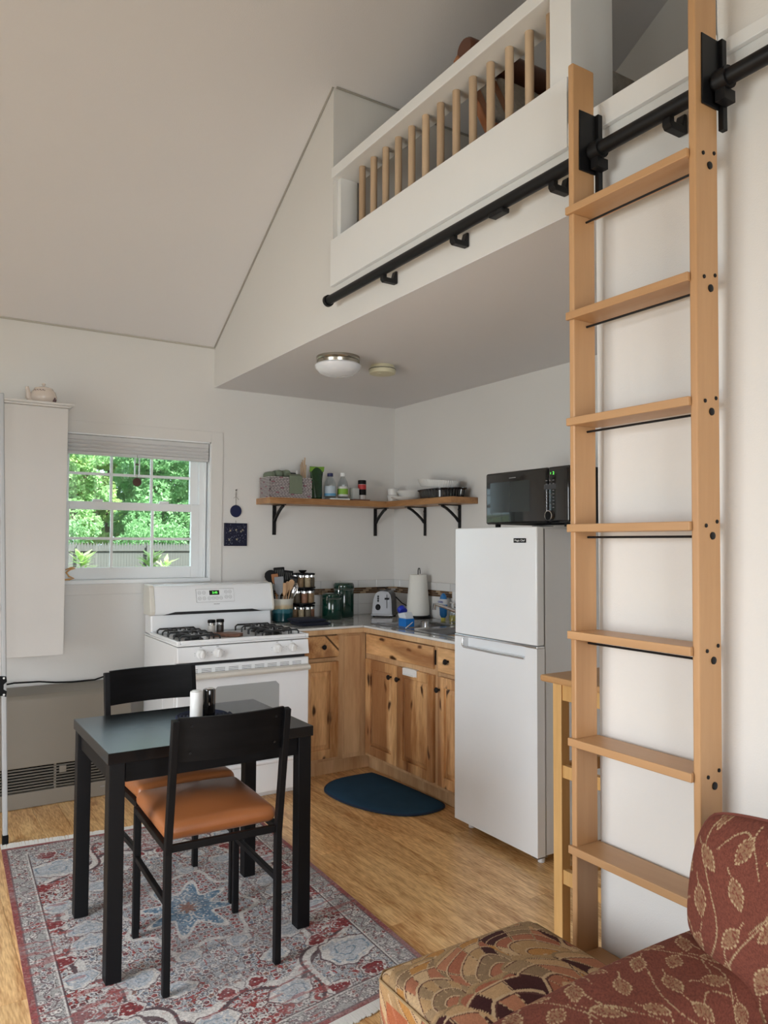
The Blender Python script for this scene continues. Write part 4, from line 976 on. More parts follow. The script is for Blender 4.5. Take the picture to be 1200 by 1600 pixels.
# ------------------------------------------------------------------ things on the worktop
CZ = .9125
ck = thing('utensil_crock', 'cream and teal glazed crock holding kitchen utensils', 'crock', (-1.0, -.21, CZ))
cm = bpy.data.materials.new('layered_glaze'); cm.use_nodes = True; nt = cm.node_tree
tc = nt.nodes.new('ShaderNodeTexCoord'); sx_ = nt.nodes.new('ShaderNodeSeparateXYZ'); nt.links.new(tc.outputs['Object'], sx_.inputs[0])
nn = nt.nodes.new('ShaderNodeTexNoise'); nn.inputs['Scale'].default_value = 25; nt.links.new(tc.outputs['Object'], nn.inputs['Vector'])
ma_ = nt.nodes.new('ShaderNodeMath'); ma_.operation = 'MULTIPLY_ADD'; ma_.inputs[1].default_value = .02; nt.links.new(nn.outputs['Fac'], ma_.inputs[0]); nt.links.new(sx_.outputs['Z'], ma_.inputs[2])
mrr = nt.nodes.new('ShaderNodeMapRange'); mrr.inputs[1].default_value = .01; mrr.inputs[2].default_value = .16; nt.links.new(ma_.outputs[0], mrr.inputs[0])
cr = nt.nodes.new('ShaderNodeValToRGB'); cr.color_ramp.interpolation = 'LINEAR'; el = cr.color_ramp.elements
el[0].position = 0; el[0].color = (.004, .032, .036, 1); el[1].position = 1; el[1].color = (.60, .58, .52, 1)
for p_, c_ in ((.38, (.005, .045, .055)), (.42, (.035, .12, .145)), (.55, (.04, .14, .165)), (.58, (.46, .36, .22)), (.70, (.55, .44, .29)), (.78, (.60, .58, .50))):
    e_ = el.new(p_); e_.color = (*c_, 1)
nt.links.new(mrr.outputs[0], cr.inputs[0]); nt.links.new(cr.outputs[0], nt.nodes['Principled BSDF'].inputs['Base Color']); nt.nodes['Principled BSDF'].inputs['Roughness'].default_value = .18
build('pot', MB().lathe([(.060, CZ+.0003), (.068, CZ+.01), (.069, CZ+.13), (.073, CZ+.148), (.070, CZ+.150), (.063, CZ+.146), (.062, CZ+.02), (0, CZ+.018)], (-1.0, -.21, 0), 32), cm, ck, smooth=True)
def utensil(nm, lab, bx_, by_, tx_, ty_, zt_, head, m, hw, hl, hm=None):
    t = thing(nm, lab, 'utensil', (bx_, by_, CZ+.02), 'utensils in the crock')
    a = Vector((bx_, by_, CZ+.022)); b = Vector((tx_, ty_, zt_)); d_ = (b-a).normalized(); s_ = Vector((1, -.3, 0)); s_ = (s_-d_*s_.dot(d_)).normalized(); n_ = d_.cross(s_)
    c = b-d_*hl
    build('handle', MB().tube([a, c], [.005, .005], 8), hm or m, t, smooth=True)
    mm = MB()
    if head == 'spoon':
        pr = [(0, .15), (.15, .45), (.35, .85), (.6, 1), (.85, .8), (.96, .45), (1, .1)]
    elif head == 'flat': pr = [(0, .2), (.15, .75), (.3, .9), (.9, 1), (1, .95)]
    elif head == 'slot': pr = [(0, .2), (.12, .8), (.3, .95), (.95, 1), (1, .9)]
    if head == 'whisk':
        for k in range(6):
            q = k*PI/6; e = s_*math.cos(q)+n_*math.sin(q)
            mm.tube([c+e*hw*sg*math.sin(PI*tt)**.8*(.6+.5*tt)+d_*hl*tt for sg, tt in [(1, .02), (1, .25), (1, .5), (1, .75), (1, .92), (-1, .92), (-1, .75), (-1, .5), (-1, .25), (-1, .02)]], .0011, 5)
        build('head', mm, m, t, smooth=True); return
    pts = [(c+d_*hl*tt, hw*ww) for tt, ww in pr]; n_ = n_*.0025; vs = []
    for p_, w_ in pts: vs += [p_-s_*w_-n_, p_+s_*w_-n_, p_+s_*w_+n_, p_-s_*w_+n_]
    fs = [(0, 3, 2, 1), tuple(4*(len(pts)-1)+k for k in range(4))]
    for i in range(len(pts)-1):
        for k in range(4): fs.append((4*i+k, 4*i+(k+1) % 4, 4*i+4+(k+1) % 4, 4*i+4+k))
    o = build('head', mm.add(vs, fs), m, t, bevel=.001)
    if head == 'slot':
        sm = MB()
        for k in (-2, -1, 0, 1, 2):
            p0 = c+d_*hl*.35+s_*hw*.33*k; p1 = c+d_*hl*.85+s_*hw*.33*k; sm.bar(p0, p1, hw*.10, .0062, tuple(n_.normalized()))
        build('slot', sm, mat('slot_light', (.12, .12, .11), .6), o)
utensil('wooden_spoon', 'wooden spoon with broad bowl at the front of the crock', -.99, -.22, -.952, -.25, 1.185, 'spoon', SPOONW, .021, .075)
utensil('wooden_spoon', 'wooden spoon left of the broad one in the crock', -1.0, -.23, -.985, -.255, 1.175, 'spoon', SPOONW, .016, .085)
utensil('wooden_spatula', 'narrow wooden spatula in the crock, front left of the spoons', -1.01, -.24, -1.012, -.268, 1.165, 'flat', SPOONW, .011, .085)
utensil('grey_spatula', 'grey silicone spatula at the left of the crock', -1.02, -.22, -1.048, -.255, 1.205, 'flat', SPATG, .030, .12)
utensil('black_turner', 'black slotted turner rising highest from the crock', -.99, -.19, -1.005, -.16, 1.262, 'slot', BLKPL, .036, .10)
utensil('black_ladle', 'black ladle leaning left out of the crock', -1.02, -.19, -1.075, -.17, 1.245, 'spoon', BLKPL, .040, .09)
utensil('orange_spatula', 'small orange brown scraper behind the grey spatula', -1.02, -.20, -1.060, -.215, 1.222, 'flat', mat('orange_wood', (.34, .13, .04), .5), .022, .07)
utensil('black_slotted_spoon', 'black slotted spoon leaning right out of the crock', -.98, -.18, -.935, -.155, 1.240, 'slot', BLKPL, .034, .095)
utensil('black_masher', 'black plastic server leaning farthest right out of the crock', -.985, -.215, -.925, -.225, 1.205, 'slot', BLKPL, .028, .10)
utensil('wire_whisk', 'wire whisk leaning right at the front of the crock', -.97, -.22, -.925, -.262, 1.17, 'whisk', CHROME, .022, .11, BLKPL)
# round spice carousel
sr_ = thing('spice_rack', 'three tier black round spice carousel on the worktop', 'spice rack', (-.855, -.17, CZ))
SXC, SYC = -.830, -.155
tiers = [CZ+.004, CZ+.110, CZ+.214]
build('base', MB().lathe([(.085, CZ+.0002), (.085, CZ+.008), (0, CZ+.008)], (SXC, SYC, 0), 28), BLKPL, sr_, smooth=True)
build('pole', MB().tube([(SXC, SYC, CZ+.008), (SXC, SYC, CZ+.305)], .006, 10), CHROME, sr_, smooth=True)
for k, z in enumerate(tiers[1:]): build('tier_plate', MB().lathe([(.086, z-.004), (.086, z+.004), (.008, z+.004), (.008, z-.004)], (SXC, SYC, 0), 28), BLKPL, sr_, smooth=True)
build('tier_plate', MB().lathe([(.086, CZ+.300), (.086, CZ+.304), (.008, CZ+.304), (.008, CZ+.300)], (SXC, SYC, 0), 28), BLKPL, sr_, smooth=True) if False else None
build('finial', MB().lathe([(.010, CZ+.300), (.010, CZ+.308), (.026, CZ+.322), (.027, CZ+.328), (0, CZ+.328)], (SXC, SYC, 0), 16), BLKPL, sr_, smooth=True)
spm = [mat('spice_%d' % i, c, .6, var=.4, vscale=60) for i, c in enumerate(((.22, .14, .07), (.30, .24, .15), (.10, .08, .05), (.20, .09, .05)))]
def spice(x, y, z, k, lab, scale=1):
    t = thing('spice_jar', lab, 'jar', (x, y, z), 'spice jars in the carousel')
    r_ = .0205
    build('jar_body', MB().lathe([(r_*.9, z+.0002), (r_, z+.005), (r_, z+.058), (r_*.85, z+.064), (0, z+.064)], (x, y, 0), 14), spm[k % 4], t, smooth=True)
    build('collar', MB().lathe([(r_*1.02, z+.064), (r_*1.02, z+.078), (0, z+.078)], (x, y, 0), 14), CHROME, t, smooth=True)
    build('lid', MB().lathe([(r_*1.08, z+.078), (r_*1.08, z+.090), (0, z+.090)], (x, y, 0), 14), BLKPL, t, smooth=True)
tn = ('bottom', 'middle', 'top')
for ti, z in enumerate(tiers):
    zz = z+.0045
    nj = 8
    for k in range(nj):
        a = 2*PI*k/nj+ti*.35+.2; x_, y_ = SXC+.061*math.cos(a), SYC+.061*math.sin(a)
        spice(x_, y_, zz, k+ti*2, '%s jar with black lid on the %s tier of the round carousel' % (('brown spice', 'pale tan spice', 'dark spice', 'reddish spice')[(k+ti*2) % 4], tn[ti]))
for o in list(COL.objects):
    if o.get('group') == 'spice jars in the carousel': o['group'] = 'spice jars on the %s tier' % o['label'].split(' on the ')[1].split(' ')[0]
# navy pot holders
for i, (cx, cy, z, lab, rx_) in enumerate(((-.93, -.47, CZ+.0005, 'lower navy pot holder on the worktop by the stove', .095), (-.95, -.455, CZ+.022, 'upper navy pot holder, folded, on top of the other', .09))):
    t = thing('pot_holder', lab, 'pot holder', (cx, cy, z))
    build('pad', MB().soft(cx-rx_, cx+rx_, cy-.085, cy+.085, z, z+.019, .0094, 6, puff=.004), NAVY, t, smooth='full')
    build('binding', MB().tube([(cx+rx_*1.01*math.cos(a)*max(1, abs(1)), cy+.086*math.sin(a), z+.010) for a in [2*PI*k/24 for k in range(25)]], .004, 6) if False else MB().tube([(cx+rx_*sx__, cy+.085*sy__, z+.0095) for sx__, sy__ in ((-1, -1), (1, -1), (1, 1), (-1, 1), (-1, -1))], .0045, 6), NAVY, t, smooth=True)
# green canisters
def canister(cx, cy, rr, h, lab):
    t = thing('canister', lab, 'canister', (cx, cy, CZ), 'green clip-top canisters')
    z = CZ
    build('canister_body', MB().lathe([(rr*.96, z+.0003), (rr, z+.006), (rr, z+h*.80), (rr*.97, z+h*.82), (0, z+h*.82)], (cx, cy, 0), 32), GREENC, t, smooth=True)
    l_ = build('lid', MB().lathe([(rr*1.0, z+h*.84), (rr*1.02, z+h*.86), (rr*1.02, z+h*.93), (rr*.9, z+h*.985), (rr*.5, z+h), (0, z+h)], (cx, cy, 0), 32), GREENC, t, smooth=True)
    build('seal', MB().lathe([(rr*1.0, z+h*.82), (rr*1.0, z+h*.84), (0, z+h*.84)], (cx, cy, 0), 24), mat('rubber_seal', (.05, .06, .055), .5), t, smooth=True)
    a = math.radians(215); dx, dy = math.cos(a), math.sin(a)
    q = [(cx+dx*(rr+.004), cy+dy*(rr+.004))]
    build('clip', MB().tube([(cx+dx*(rr+.003), cy+dy*(rr+.003), z+h*.90), (cx+dx*(rr+.012), cy+dy*(rr+.012), z+h*.80), (cx+dx*(rr+.012), cy+dy*(rr+.012), z+h*.66), (cx+dx*(rr+.004), cy+dy*(rr+.004), z+h*.60)], .0025, 8).tube([(cx+(rr*1.025)*math.cos(q_), cy+(rr*1.025)*math.sin(q_), z+h*.79) for q_ in [2*PI*k/32 for k in range(33)]], .0016, 5), CHROME, t, smooth=True)
canister(-.630, -.20, .068, .172, 'shorter dark green clip-top canister at the front')
canister(-.492, -.115, .070, .238, 'taller dark green clip-top canister behind the short one')
# toaster
tt_ = thing('toaster', 'brushed steel two-slice toaster in the kitchen corner', 'toaster', (-.285, -.185, CZ))
tp_ = [(-.375, .022), (-.362, .12), (-.350, .160), (-.325, .182), (-.29, .190), (-.26, .190), (-.225, .182), (-.208, .160), (-.200, .12), (-.194, .022)]
build('shell', MB().prism([(a, CZ+b) for a, b in tp_], -.30, -.07, axis=1), STEEL, tt_, bevel=.004, smooth=True)
build('front_frame', MB().prism([(a*1.0, CZ+b) for a, b in tp_], -.305, -.3002, axis=1), STEEL, tt_, bevel=.002)
fp = [(-.285+(a+.285)*.88, CZ+.022+(b-.022)*.93) for a, b in tp_]
ft = build('face_plate', MB().prism(fp, -.308, -.3052, axis=1), STEEL, tt_, bevel=.001)
build('foot_rail', MB().box(-.380, -.188, -.308, -.065, CZ+.008, CZ+.022), STEEL, tt_, bevel=.003)
for px, py in ((-.36, -.29), (-.21, -.29), (-.36, -.09), (-.21, -.09)): build('foot', MB().lathe([(.010, CZ+.0003), (.010, CZ+.008), (0, CZ+.008)], (px, py, 0), 10), BLKPL, tt_)
build('lever_slot', B(-.243, -.236, -.3095, -.3081, CZ+.065, CZ+.165), DARKS, ft)
build('lever', MB().box(-.257, -.222, -.325, -.3096, CZ+.128, CZ+.140), BLKPL, ft, bevel=.002)
dm_ = build('dial', MB().lathe([(.022, 0), (.021, -.010), (.018, -.013), (0, -.013)], (-.318, -.3082, CZ+.072), 20, axis=1), BLKPL, ft, smooth=True)
for k in range(3): build('button', MB().lathe([(.008, 0), (.008, -.003), (0, -.003)], (-.316, -.3082, CZ+.118+k*.016), 12, axis=1), BLKPL, ft, smooth=True)
build('bread_slot', MB().box(-.33, -.30, -.28, -.09, CZ+.1895, CZ+.1905).box(-.275, -.245, -.28, -.09, CZ+.190, CZ+.191), DARKS, tt_)
tt_.location = (-.215, -.205, CZ); tt_.rotation_euler = (0, 0, -math.radians(43)); tt_.scale = (.80, .82, .95)
tag(build('power_cord', MB().tube([(-.13, -.10, 1.0), (-.15, -.05, 1.06), (-.17, -.035, 1.10), (-.12, -.06, 1.10), (-.115, -.16, 1.06), (-.09, -.24, 1.0), (-.055, -.31, .965), (-.03, -.36, .95)], .0035, 8), BLKPL, smooth=True), 'black toaster cord curving across the corner tiles', 'cord')
# paper towel holder
pt_ = thing('paper_towel_holder', 'black upright holder with a tall roll of paper towels', 'paper towel holder', (-.10, -.452, CZ))
build('base', MB().lathe([(.088, CZ+.0003), (.088, CZ+.012), (.08, CZ+.020), (0, CZ+.020)], (-.10, -.452, 0), 28), BLKPL, pt_, smooth=True)
build('pole', MB().tube([(-.10, -.452, CZ+.02), (-.10, -.452, CZ+.325), (-.10, -.458, CZ+.340), (-.10, -.470, CZ+.340), (-.10, -.475, CZ+.322), (-.10, -.475, CZ+.302)], .0032, 8), BLKMET, pt_, smooth=True)
tag(build('paper_towel_roll', MB().lathe([(.073, CZ+.0205), (.077, CZ+.030), (.077, CZ+.08), (.067, CZ+.20), (.060, CZ+.29), (.058, CZ+.296), (.006, CZ+.296), (.006, CZ+.0205)], (-.10, -.452, 0), 32), PAPER, smooth=True), 'white paper towel roll with loosened sheets on the black holder', 'paper towels')
# dish soap
ds = thing('dish_soap', 'blue dish soap bottle with yellow cap standing upside down behind the tap', 'soap bottle', (-.07, -.70, CZ+.004))
z = CZ+.0045
build('bottle_body', oval([(.018, .018), (.030, .035), (.034, .09), (.033, .13), (.025, .16), (.012, .175), (0, .178)], (-.07, -.70, 0), .62, 1.05, z, n=24), mat('dish_blue', (.01, .15, .42), .2, coat=.4), ds, smooth=True)
build('cap', MB().lathe([(.015, z-.003), (.016, z+.018), (0, z+.018)], (-.07, -.70, 0), 14), YELP, ds, smooth=True)
build('label', oval([(.0345, .105), (.0352, .12), (.0345, .14), (.0335, .14), (.0335, .105)], (-.07, -.70, 0), .62, 1.05, z, n=24), mat('label_white', (.62, .66, .70), .4), ds, smooth=True)
text('brand_lettering', 'DAWN', .017, (-.0935, -.70, z+.121), RY, BLUEPD, ds)
t = thing('yellow_soap_bottle', 'clear bottle of yellow liquid soap behind the tap', 'soap bottle', (-.06, -.80, CZ+.004))
build('bottle_body', MB().lathe([(.026, CZ+.0045), (.027, CZ+.01), (.027, CZ+.075), (.012, CZ+.09), (0, CZ+.09)], (-.06, -.79, 0), 18), BOTG, t, smooth=True)
build('liquid', MB().lathe([(.024, CZ+.006), (.024, CZ+.045), (0, CZ+.045)], (-.06, -.79, 0), 18), mat('yellow_soap', (.55, .45, .08), .3), t, smooth=True)
build('pump', MB().tube([(-.06, -.79, CZ+.09), (-.06, -.79, CZ+.125), (-.075, -.775, CZ+.125)], .005, 8), WHITEP, t, smooth=True)
# blue scrubber caddy
bc_ = thing('scrubber_caddy', 'blue plastic scrubber with tilted clear top on the sink divider', 'scrubber', (-.49, -.87, .917))
build('tub', MB().prism([(-.52, -.925), (-.455, -.925), (-.455, -.845), (-.52, -.845)], .9170, .967, axis=2), BLUEP, bc_, bevel=.004)
build('clear_sleeve', MB().prism([(-.845, .9672), (-.925, .9672), (-.900, 1.005), (-.828, .992)], -.515, -.46, axis=0), mat('frosted_white', (.60, .64, .70), .4), bc_, bevel=.003)
build('lid', MB().tube([(-.487, -.848, 1.002), (-.487, -.822, 1.022)], [.028, .026], 18), BLUEPD, bc_, smooth=True)
tag(build('white_stick', MB().tube([(-.47, -.925, .945), (-.56, -.985, .921)], .003, 8), WHITEP, smooth=True), 'thin white handle lying across the edge of the sink', 'brush handle')

# ------------------------------------------------------------------ ceiling fittings
lp = thing('ceiling_lamp', 'flush ceiling lamp with opal glass dome and nickel band', 'lamp', (-1.12, -1.15, HS-.08))
lz = HS-.0005
build('band', MB().lathe([(.118, lz), (.118, lz-.012), (.113, lz-.018), (.117, lz-.024), (.114, lz-.040), (0, lz-.040)], (-1.125, -1.16, 0), 40), NICKEL, lp, smooth=True)
build('dome', MB().lathe([(.119, lz-.0402), (.126, lz-.048), (.120, lz-.066), (.095, lz-.088), (.055, lz-.102), (0, lz-.106)], (-1.125, -1.16, 0), 40), OPAL, lp, smooth=True)
sm_ = thing('smoke_detector', 'round cream smoke detector on the kitchen ceiling', 'smoke detector', (-.82, -1.13, HS-.05))
build('base', MB().lathe([(.066, lz), (.066, lz-.008), (.072, lz-.012), (.072, lz-.020), (0, lz-.020)], (-.82, -1.125, 0), 32), CREAMP, sm_, smooth=True)
build('cover', MB().lathe([(.074, lz-.0202), (.076, lz-.030), (.073, lz-.046), (.055, lz-.050), (0, lz-.050)], (-.82, -1.125, 0), 32), CREAMP, sm_, smooth=True)
build('vent_slot', MB().lathe([(.0735, lz-.0195), (.0765, lz-.0215), (.0765, lz-.0235), (.0735, lz-.0235)], (-.82, -1.125, 0), 32), DARKS, sm_)
build('test_button', MB().lathe([(.010, lz-.0502), (.010, lz-.053), (0, lz-.053)], (-.845, -1.14, 0), 12), CREAMP, sm_)

# wall hangings beside the window
wh = thing('blue_disc_ornament', 'round navy disc hanging on a string beside the window', 'ornament', (-1.247, -.005, 1.6))
build('disc', MB().lathe([(0, .004), (.036, .004), (.040, 0), (.036, -.004), (0, -.005)], (-1.246, -.008, 1.628), 28, axis=1), mat('navy_glaze', (.006, .012, .06), .35), wh, smooth=True)
build('string', MB().tube([(-1.246, -.006, 1.668), (-1.246, -.006, 1.725), (-1.250, -.006, 1.74), (-1.245, -.006, 1.765), (-1.243, -.006, 1.74), (-1.246, -.006, 1.725)], .0012, 5).tube([(-1.262, -.006, 1.712), (-1.246, -.006, 1.725), (-1.226, -.006, 1.703)], .001, 5), mat('twine', (.12, .10, .08), .9), wh)
build('nail', MB().tube([(-1.246, -.0005, 1.766), (-1.244, -.014, 1.768)], .003, 6), BLKMET, wh)
pq = thing('navy_plaque', 'square navy tile plaque with small gold and white stars', 'plaque', (-1.246, -.005, 1.4))
build('tile_face', B(-1.325, -1.168, -.014, -.0005, 1.400, 1.549), mat('navy_tile', (.004, .006, .028), .35, var=.3, vscale=30), pq, bevel=.002)
dots = MB(); gold = MB(); rs_ = random.Random(3)
for k in range(70):
    a, b = rs_.uniform(-1.315, -1.178), rs_.uniform(1.41, 1.54); s = rs_.uniform(.0008, .0022); dots.box(a-s, a+s, -.0150, -.0139, b-s, b+s)
for a, b in ((-1.285, 1.50), (-1.245, 1.505), (-1.212, 1.495), (-1.292, 1.44), (-1.24, 1.443), (-1.20, 1.505)):
    gold.prism([(a+(.009 if k % 2 == 0 else .0035)*math.cos(k*PI/5), b+(.009 if k % 2 == 0 else .0035)*math.sin(k*PI/5)) for k in range(10)], -.0156, -.0139, axis=1)
build('dot', dots, mat('pale_dots', (.25, .26, .32), .5), pq, kind='stuff'); build('star', gold, mat('pale_gold', (.38, .33, .24), .4), pq)
build('hook', MB().tube([(-1.246, -.006, 1.549), (-1.244, -.006, 1.558), (-1.247, -.006, 1.566)], .0012, 5), BLKMET, pq)

# ------------------------------------------------------------------ left side: cabinet, teapot, stepladder, heater
wcab = thing('wall_cabinet', 'tall narrow white cabinet hung on the back wall left of the window', 'cabinet', (-2.51, -.17, .81))
build('box', B(-2.68, -2.342, -.325, -.015, .815, 2.148), CABW, wcab, bevel=.002)
build('crown', MB().box(-2.70, -2.316, -.352, -.012, 2.160, 2.173).prism([(-2.342, 2.1485), (-2.320, 2.1598), (-2.70, 2.1598), (-2.68, 2.1485)], -.345, -.015, axis=1), CABW, wcab, bevel=.002)
tpz = 2.1735
te = thing('teapot', 'small cream china teapot with floral trim on top of the white cabinet', 'teapot', (-2.46, -.18, tpz))
build('pot_body', MB().lathe([(.040, tpz+.0002), (.048, tpz+.006), (.068, tpz+.03), (.070, tpz+.05), (.060, tpz+.078), (.050, tpz+.088), (0, tpz+.088)], (-2.45, -.19, 0), 28), CERC, te, smooth=True)
l_ = build('lid', MB().lathe([(.051, tpz+.0885), (.046, tpz+.097), (.024, tpz+.104), (.006, tpz+.107), (.005, tpz+.112), (.011, tpz+.119), (.008, tpz+.126), (0, tpz+.128)], (-2.45, -.19, 0), 24), CERC, te, smooth=True)
build('spout', MB().tube([(-2.500, -.19, tpz+.025), (-2.525, -.195, tpz+.045), (-2.530, -.197, tpz+.075), (-2.537, -.20, tpz+.098)], [.026, .018, .011, .009], 12), CERC, te, smooth=True)
build('handle', MB().tube([(-2.425, -.135, tpz+.07), (-2.42, -.11, tpz+.068), (-2.42, -.105, tpz+.04), (-2.425, -.13, tpz+.022)], .005, 8), CERC, te, smooth=True)
fm = MB()
for k in range(9):
    a = PI*1.15+k*.13; fm.box(-2.45+.0585*math.cos(a)-.003, -2.45+.0585*math.cos(a)+.003, -.19+.0595*math.sin(a)-.001, -.19+.0595*math.sin(a)+.001, tpz+.074+.003*(k % 2), tpz+.079+.003*(k % 2))
for k in range(5):
    a = PI*1.72+k*.07; fm.box(-2.45+.069*math.cos(a)-.004, -2.45+.069*math.cos(a)+.004, -.19+.069*math.sin(a)-.003, -.19+.069*math.sin(a)+.003, tpz+.020+.008*(k % 3), tpz+.027+.008*(k % 3))
build('floral_print', fm, mat('plum_print', (.10, .045, .05), .4), te)
sl = thing('stepladder', 'folded white metal stepladder standing at the far left', 'stepladder', (-2.68, -.73, 0))
ALU = mat('white_metal_tube', (.42, .43, .44), .4)
def rail(xb, xt, yb, zt): 
    build('side_rail', MB().bar((xb, yb, .05), (xt, yb+.03, zt), .022, .03, (0, 1, 0)), ALU, sl, bevel=.006, seg=3)
    build('foot', MB().bar((xb+.001, yb-.001, .0095), (xb, yb, .055), .026, .034, (0, 1, 0)), BLKPL, sl, bevel=.003)
rail(-2.652, -2.711, -.745, 2.13); rail(-3.03, -3.02, -.745, 2.13)
for k in range(5): build('step', B(-3.02, -2.705-.008*k, -.775+.006*k, -.705+.006*k, .30+.4*k, .325+.4*k), ALU, sl, bevel=.003)
build('hinge_plate', MB().prism([(-2.74, .700), (-2.6775, .700), (-2.662, .693), (-2.660, .720), (-2.674, .730), (-2.674, .752), (-2.660, .765), (-2.664, .790), (-2.69, .793), (-2.74, .796)], -.752, -.746, axis=1), BLKPL, sl, bevel=.001)
build('rivet', MB().lathe([(.005, 0), (.004, -.003), (0, -.0035)], (-2.672, -.7522, .705), 8, axis=1).lathe([(.005, 0), (.004, -.003), (0, -.0035)], (-2.674, -.7522, .782), 8, axis=1), WHITEP, sl, smooth=True)

ht = thing('gas_wall_heater', 'long beige direct vent wall heater under the window', 'heater', (-2.55, -.14, 0))
HX0, HX1, HY = -3.05, -1.955, -.245
build('front_panel', MB().prism([(-.03, .215), (HY, .215), (HY, .575), (HY+.02, .597), (-.03, .612)], HX0, HX1, axis=0), HEATM, ht, bevel=.006)
build('recess', B(HX0+.01, HX1-.01, -.20, -.03, .085, .2148), HEATD, ht)
for k in range(8): build('louvre', MB().bar((HX0+.01, HY+.012, .2035-k*.0155), (HX1-.01, HY+.012, .2035-k*.0155), .006, .008, (0, 0, 1)), mat('louvre_bronze', (.13, .12, .10), .5) if k == 0 else bpy.data.materials['louvre_bronze'], ht)
build('grille_divider', MB().box(-2.36, -2.35, HY+.01, HY+.03, .085, .2148).box(-2.335, -2.30, HY+.003, HY+.008, .165, .20), HEATM, ht)
build('base_panel', MB().box(HX0, HX1, HY, -.03, .002, .084), HEATM, ht, bevel=.004)
smudge(6, .009, (-2.10, HY-.0006, .055), RX, GREY, ht)
tag(build('black_cable', MB().tube([(-2.75, -.06, .60), (-2.66, -.07, .628), (-2.55, -.06, .640), (-2.42, -.06, .636), (-2.33, -.05, .622), (-2.24, -.04, .6155), (-2.12, -.05, .618), (-2.03, -.06, .645), (-1.9, -.03, .66)], .0045, 8), BLKPL, smooth=True), 'black cable lying along the top of the wall heater', 'cable')

# ------------------------------------------------------------------ dining table and chairs
Z0 = .0095
tb = thing('dining_table', 'small black wooden dining table on square legs', 'table', (-2.15, -1.90, Z0))
TX0, TX1, TY0, TY1 = -2.521, -1.784, -2.185, -1.612
build('table_top', B(TX0, TX1, TY0, TY1, .705, .742), BLKWOOD, tb, bevel=.002)
ap = MB(); e = .016
ap.box(TX0+.06, TX1-.06, TY0+e, TY0+e+.018, .640, .7045); ap.box(TX0+.06, TX1-.06, TY1-e-.018, TY1-e, .640, .7045)
ap.box(TX0+e, TX0+e+.018, TY0+.06, TY1-.06, .640, .7045); ap.box(TX1-e-.018, TX1-e, TY0+.06, TY1-.06, .640, .7045)
build('apron', ap, BLKBACK, tb)
for xx in (TX0+.006, TX1-.056):
    for yy in (TY0+.006, TY1-.056): build('leg', B(xx, xx+.050, yy, yy+.050, Z0, .7045), BLKMAT, tb, bevel=.002)
# chairs: local frame, back towards +y
def make_chair(label):
    t = thing('dining_chair', label, 'chair', (0, 0, 0), 'black metal chairs with cognac seats')
    hw = .186; q = .022
    for s in (-1, 1):
        build('leg', B(s*hw-q/2, s*hw+q/2, -.215, -.193, 0, .438), BLKMAT, t, bevel=.002)
        m = MB(); m.bar((s*hw, .205, 0), (s*hw, .205, .44), q, .026, (0, 1, 0)); m.bar((s*hw, .205, .435), (s*hw, .272, .862), q, .026, (0, 1, 0))
        build('leg', m, BLKMAT, t, bevel=.002)
        build('stretcher', B(s*hw-.008, s*hw+.008, -.193, .192, .270, .290), BLKMAT, t, bevel=.002)
    build('seat_frame', MB().box(-hw-q/2, hw+q/2, -.2145, -.193, .4385, .460).box(-hw+q/2, hw-q/2, .196, .214, .437, .460).box(-hw-q/2+.001, -hw+q/2-.001, -.192, .19, .4385, .460).box(hw-q/2+.001, hw+q/2-.001, -.192, .19, .4385, .460), BLKMAT, t, bevel=.002)
    m = MB().soft(-.192, .192, -.222, .188, .4605, .516, .0270, 12, puff=.024)
    build('seat', m, LEATH, t, smooth='full')
    # curved back panel
    m = MB(); n = 14
    def pt(k, z, d): 
        a = -1+2*k/n; x_ = a*.176; return (x_, .245+.026*(z-.73)/.13*.8+.030*(1-a*a)+d, z)
    vs = [pt(k, z, d) for z in (.728, .868) for d in (-.007, .005) for k in range(n+1)]
    N1 = n+1; fs = []
    for k in range(n):
        fs += [(k, k+1, 2*N1+k+1, 2*N1+k), (N1+k+1, N1+k, 3*N1+k, 3*N1+k+1), (k+1, k, N1+k, N1+k+1), (2*N1+k, 2*N1+k+1, 3*N1+k+1, 3*N1+k)]
    fs += [(0, 2*N1, 3*N1, N1), (n, N1+n, 3*N1+n, 2*N1+n)]
    bk__ = build('backrest', m.add(vs, fs), BLKBACK, t, smooth=True)
    sm = MB()
    for s in (-1, 1):
        for z in (.757, .843): sm.lathe([(.004, -.001), (.004, .0022), (0, .0022)], (s*.140, .2625+.0208*(z-.73)/.13+.010, z), 8, axis=1)
    build('screw', sm, BLKMET, bk__)
    return t
ch = make_chair('black chair with orange-brown leather seat nearest the camera, its back to the camera')
ch.location = (-2.176, -2.130, Z0); ch.rotation_euler = (0, 0, PI-.03)
copytree(ch, (-2.158, -1.652, Z0), 'black chair with orange-brown leather seat on the stove side of the table, facing the camera', rotz=.03)
# things on the table
tr = thing('placemat', 'round coiled navy rope trivet on the dining table', 'placemat', (-2.092, -1.86, .742))
cm_ = MB(); pts = []
for k in range(0, 7*28+1):
    a = 2*PI*k/28; rr = .012+.0135*k/28; pts.append((-2.092+rr*math.cos(a), -1.852+rr*math.sin(a), .749))
cm_.tube(pts, .0068, 6)
build('coil', cm_, mat('navy_rope', (.010, .016, .045), .9, bump=.8, bscale=400), tr, smooth=True)
def pepper(x, y, m, top, nm, lab):
    t = thing(nm, lab, 'shaker', (x, y, .7562))
    build('shaker_body', MB().lathe([(.0225, .7563), (.0235, .759), (.0235, .858), (.022, .862), (0, .863)], (x, y, 0), 24), m, t, smooth=True)
    build('cap', MB().lathe([(.017, .8631), (.016, .8655), (0, .866)], (x, y, 0), 20), top, t, smooth=True)
pepper(-2.145, -1.925, WHITEP, WHITEP, 'salt_shaker', 'tall white cylindrical salt shaker on the navy trivet')
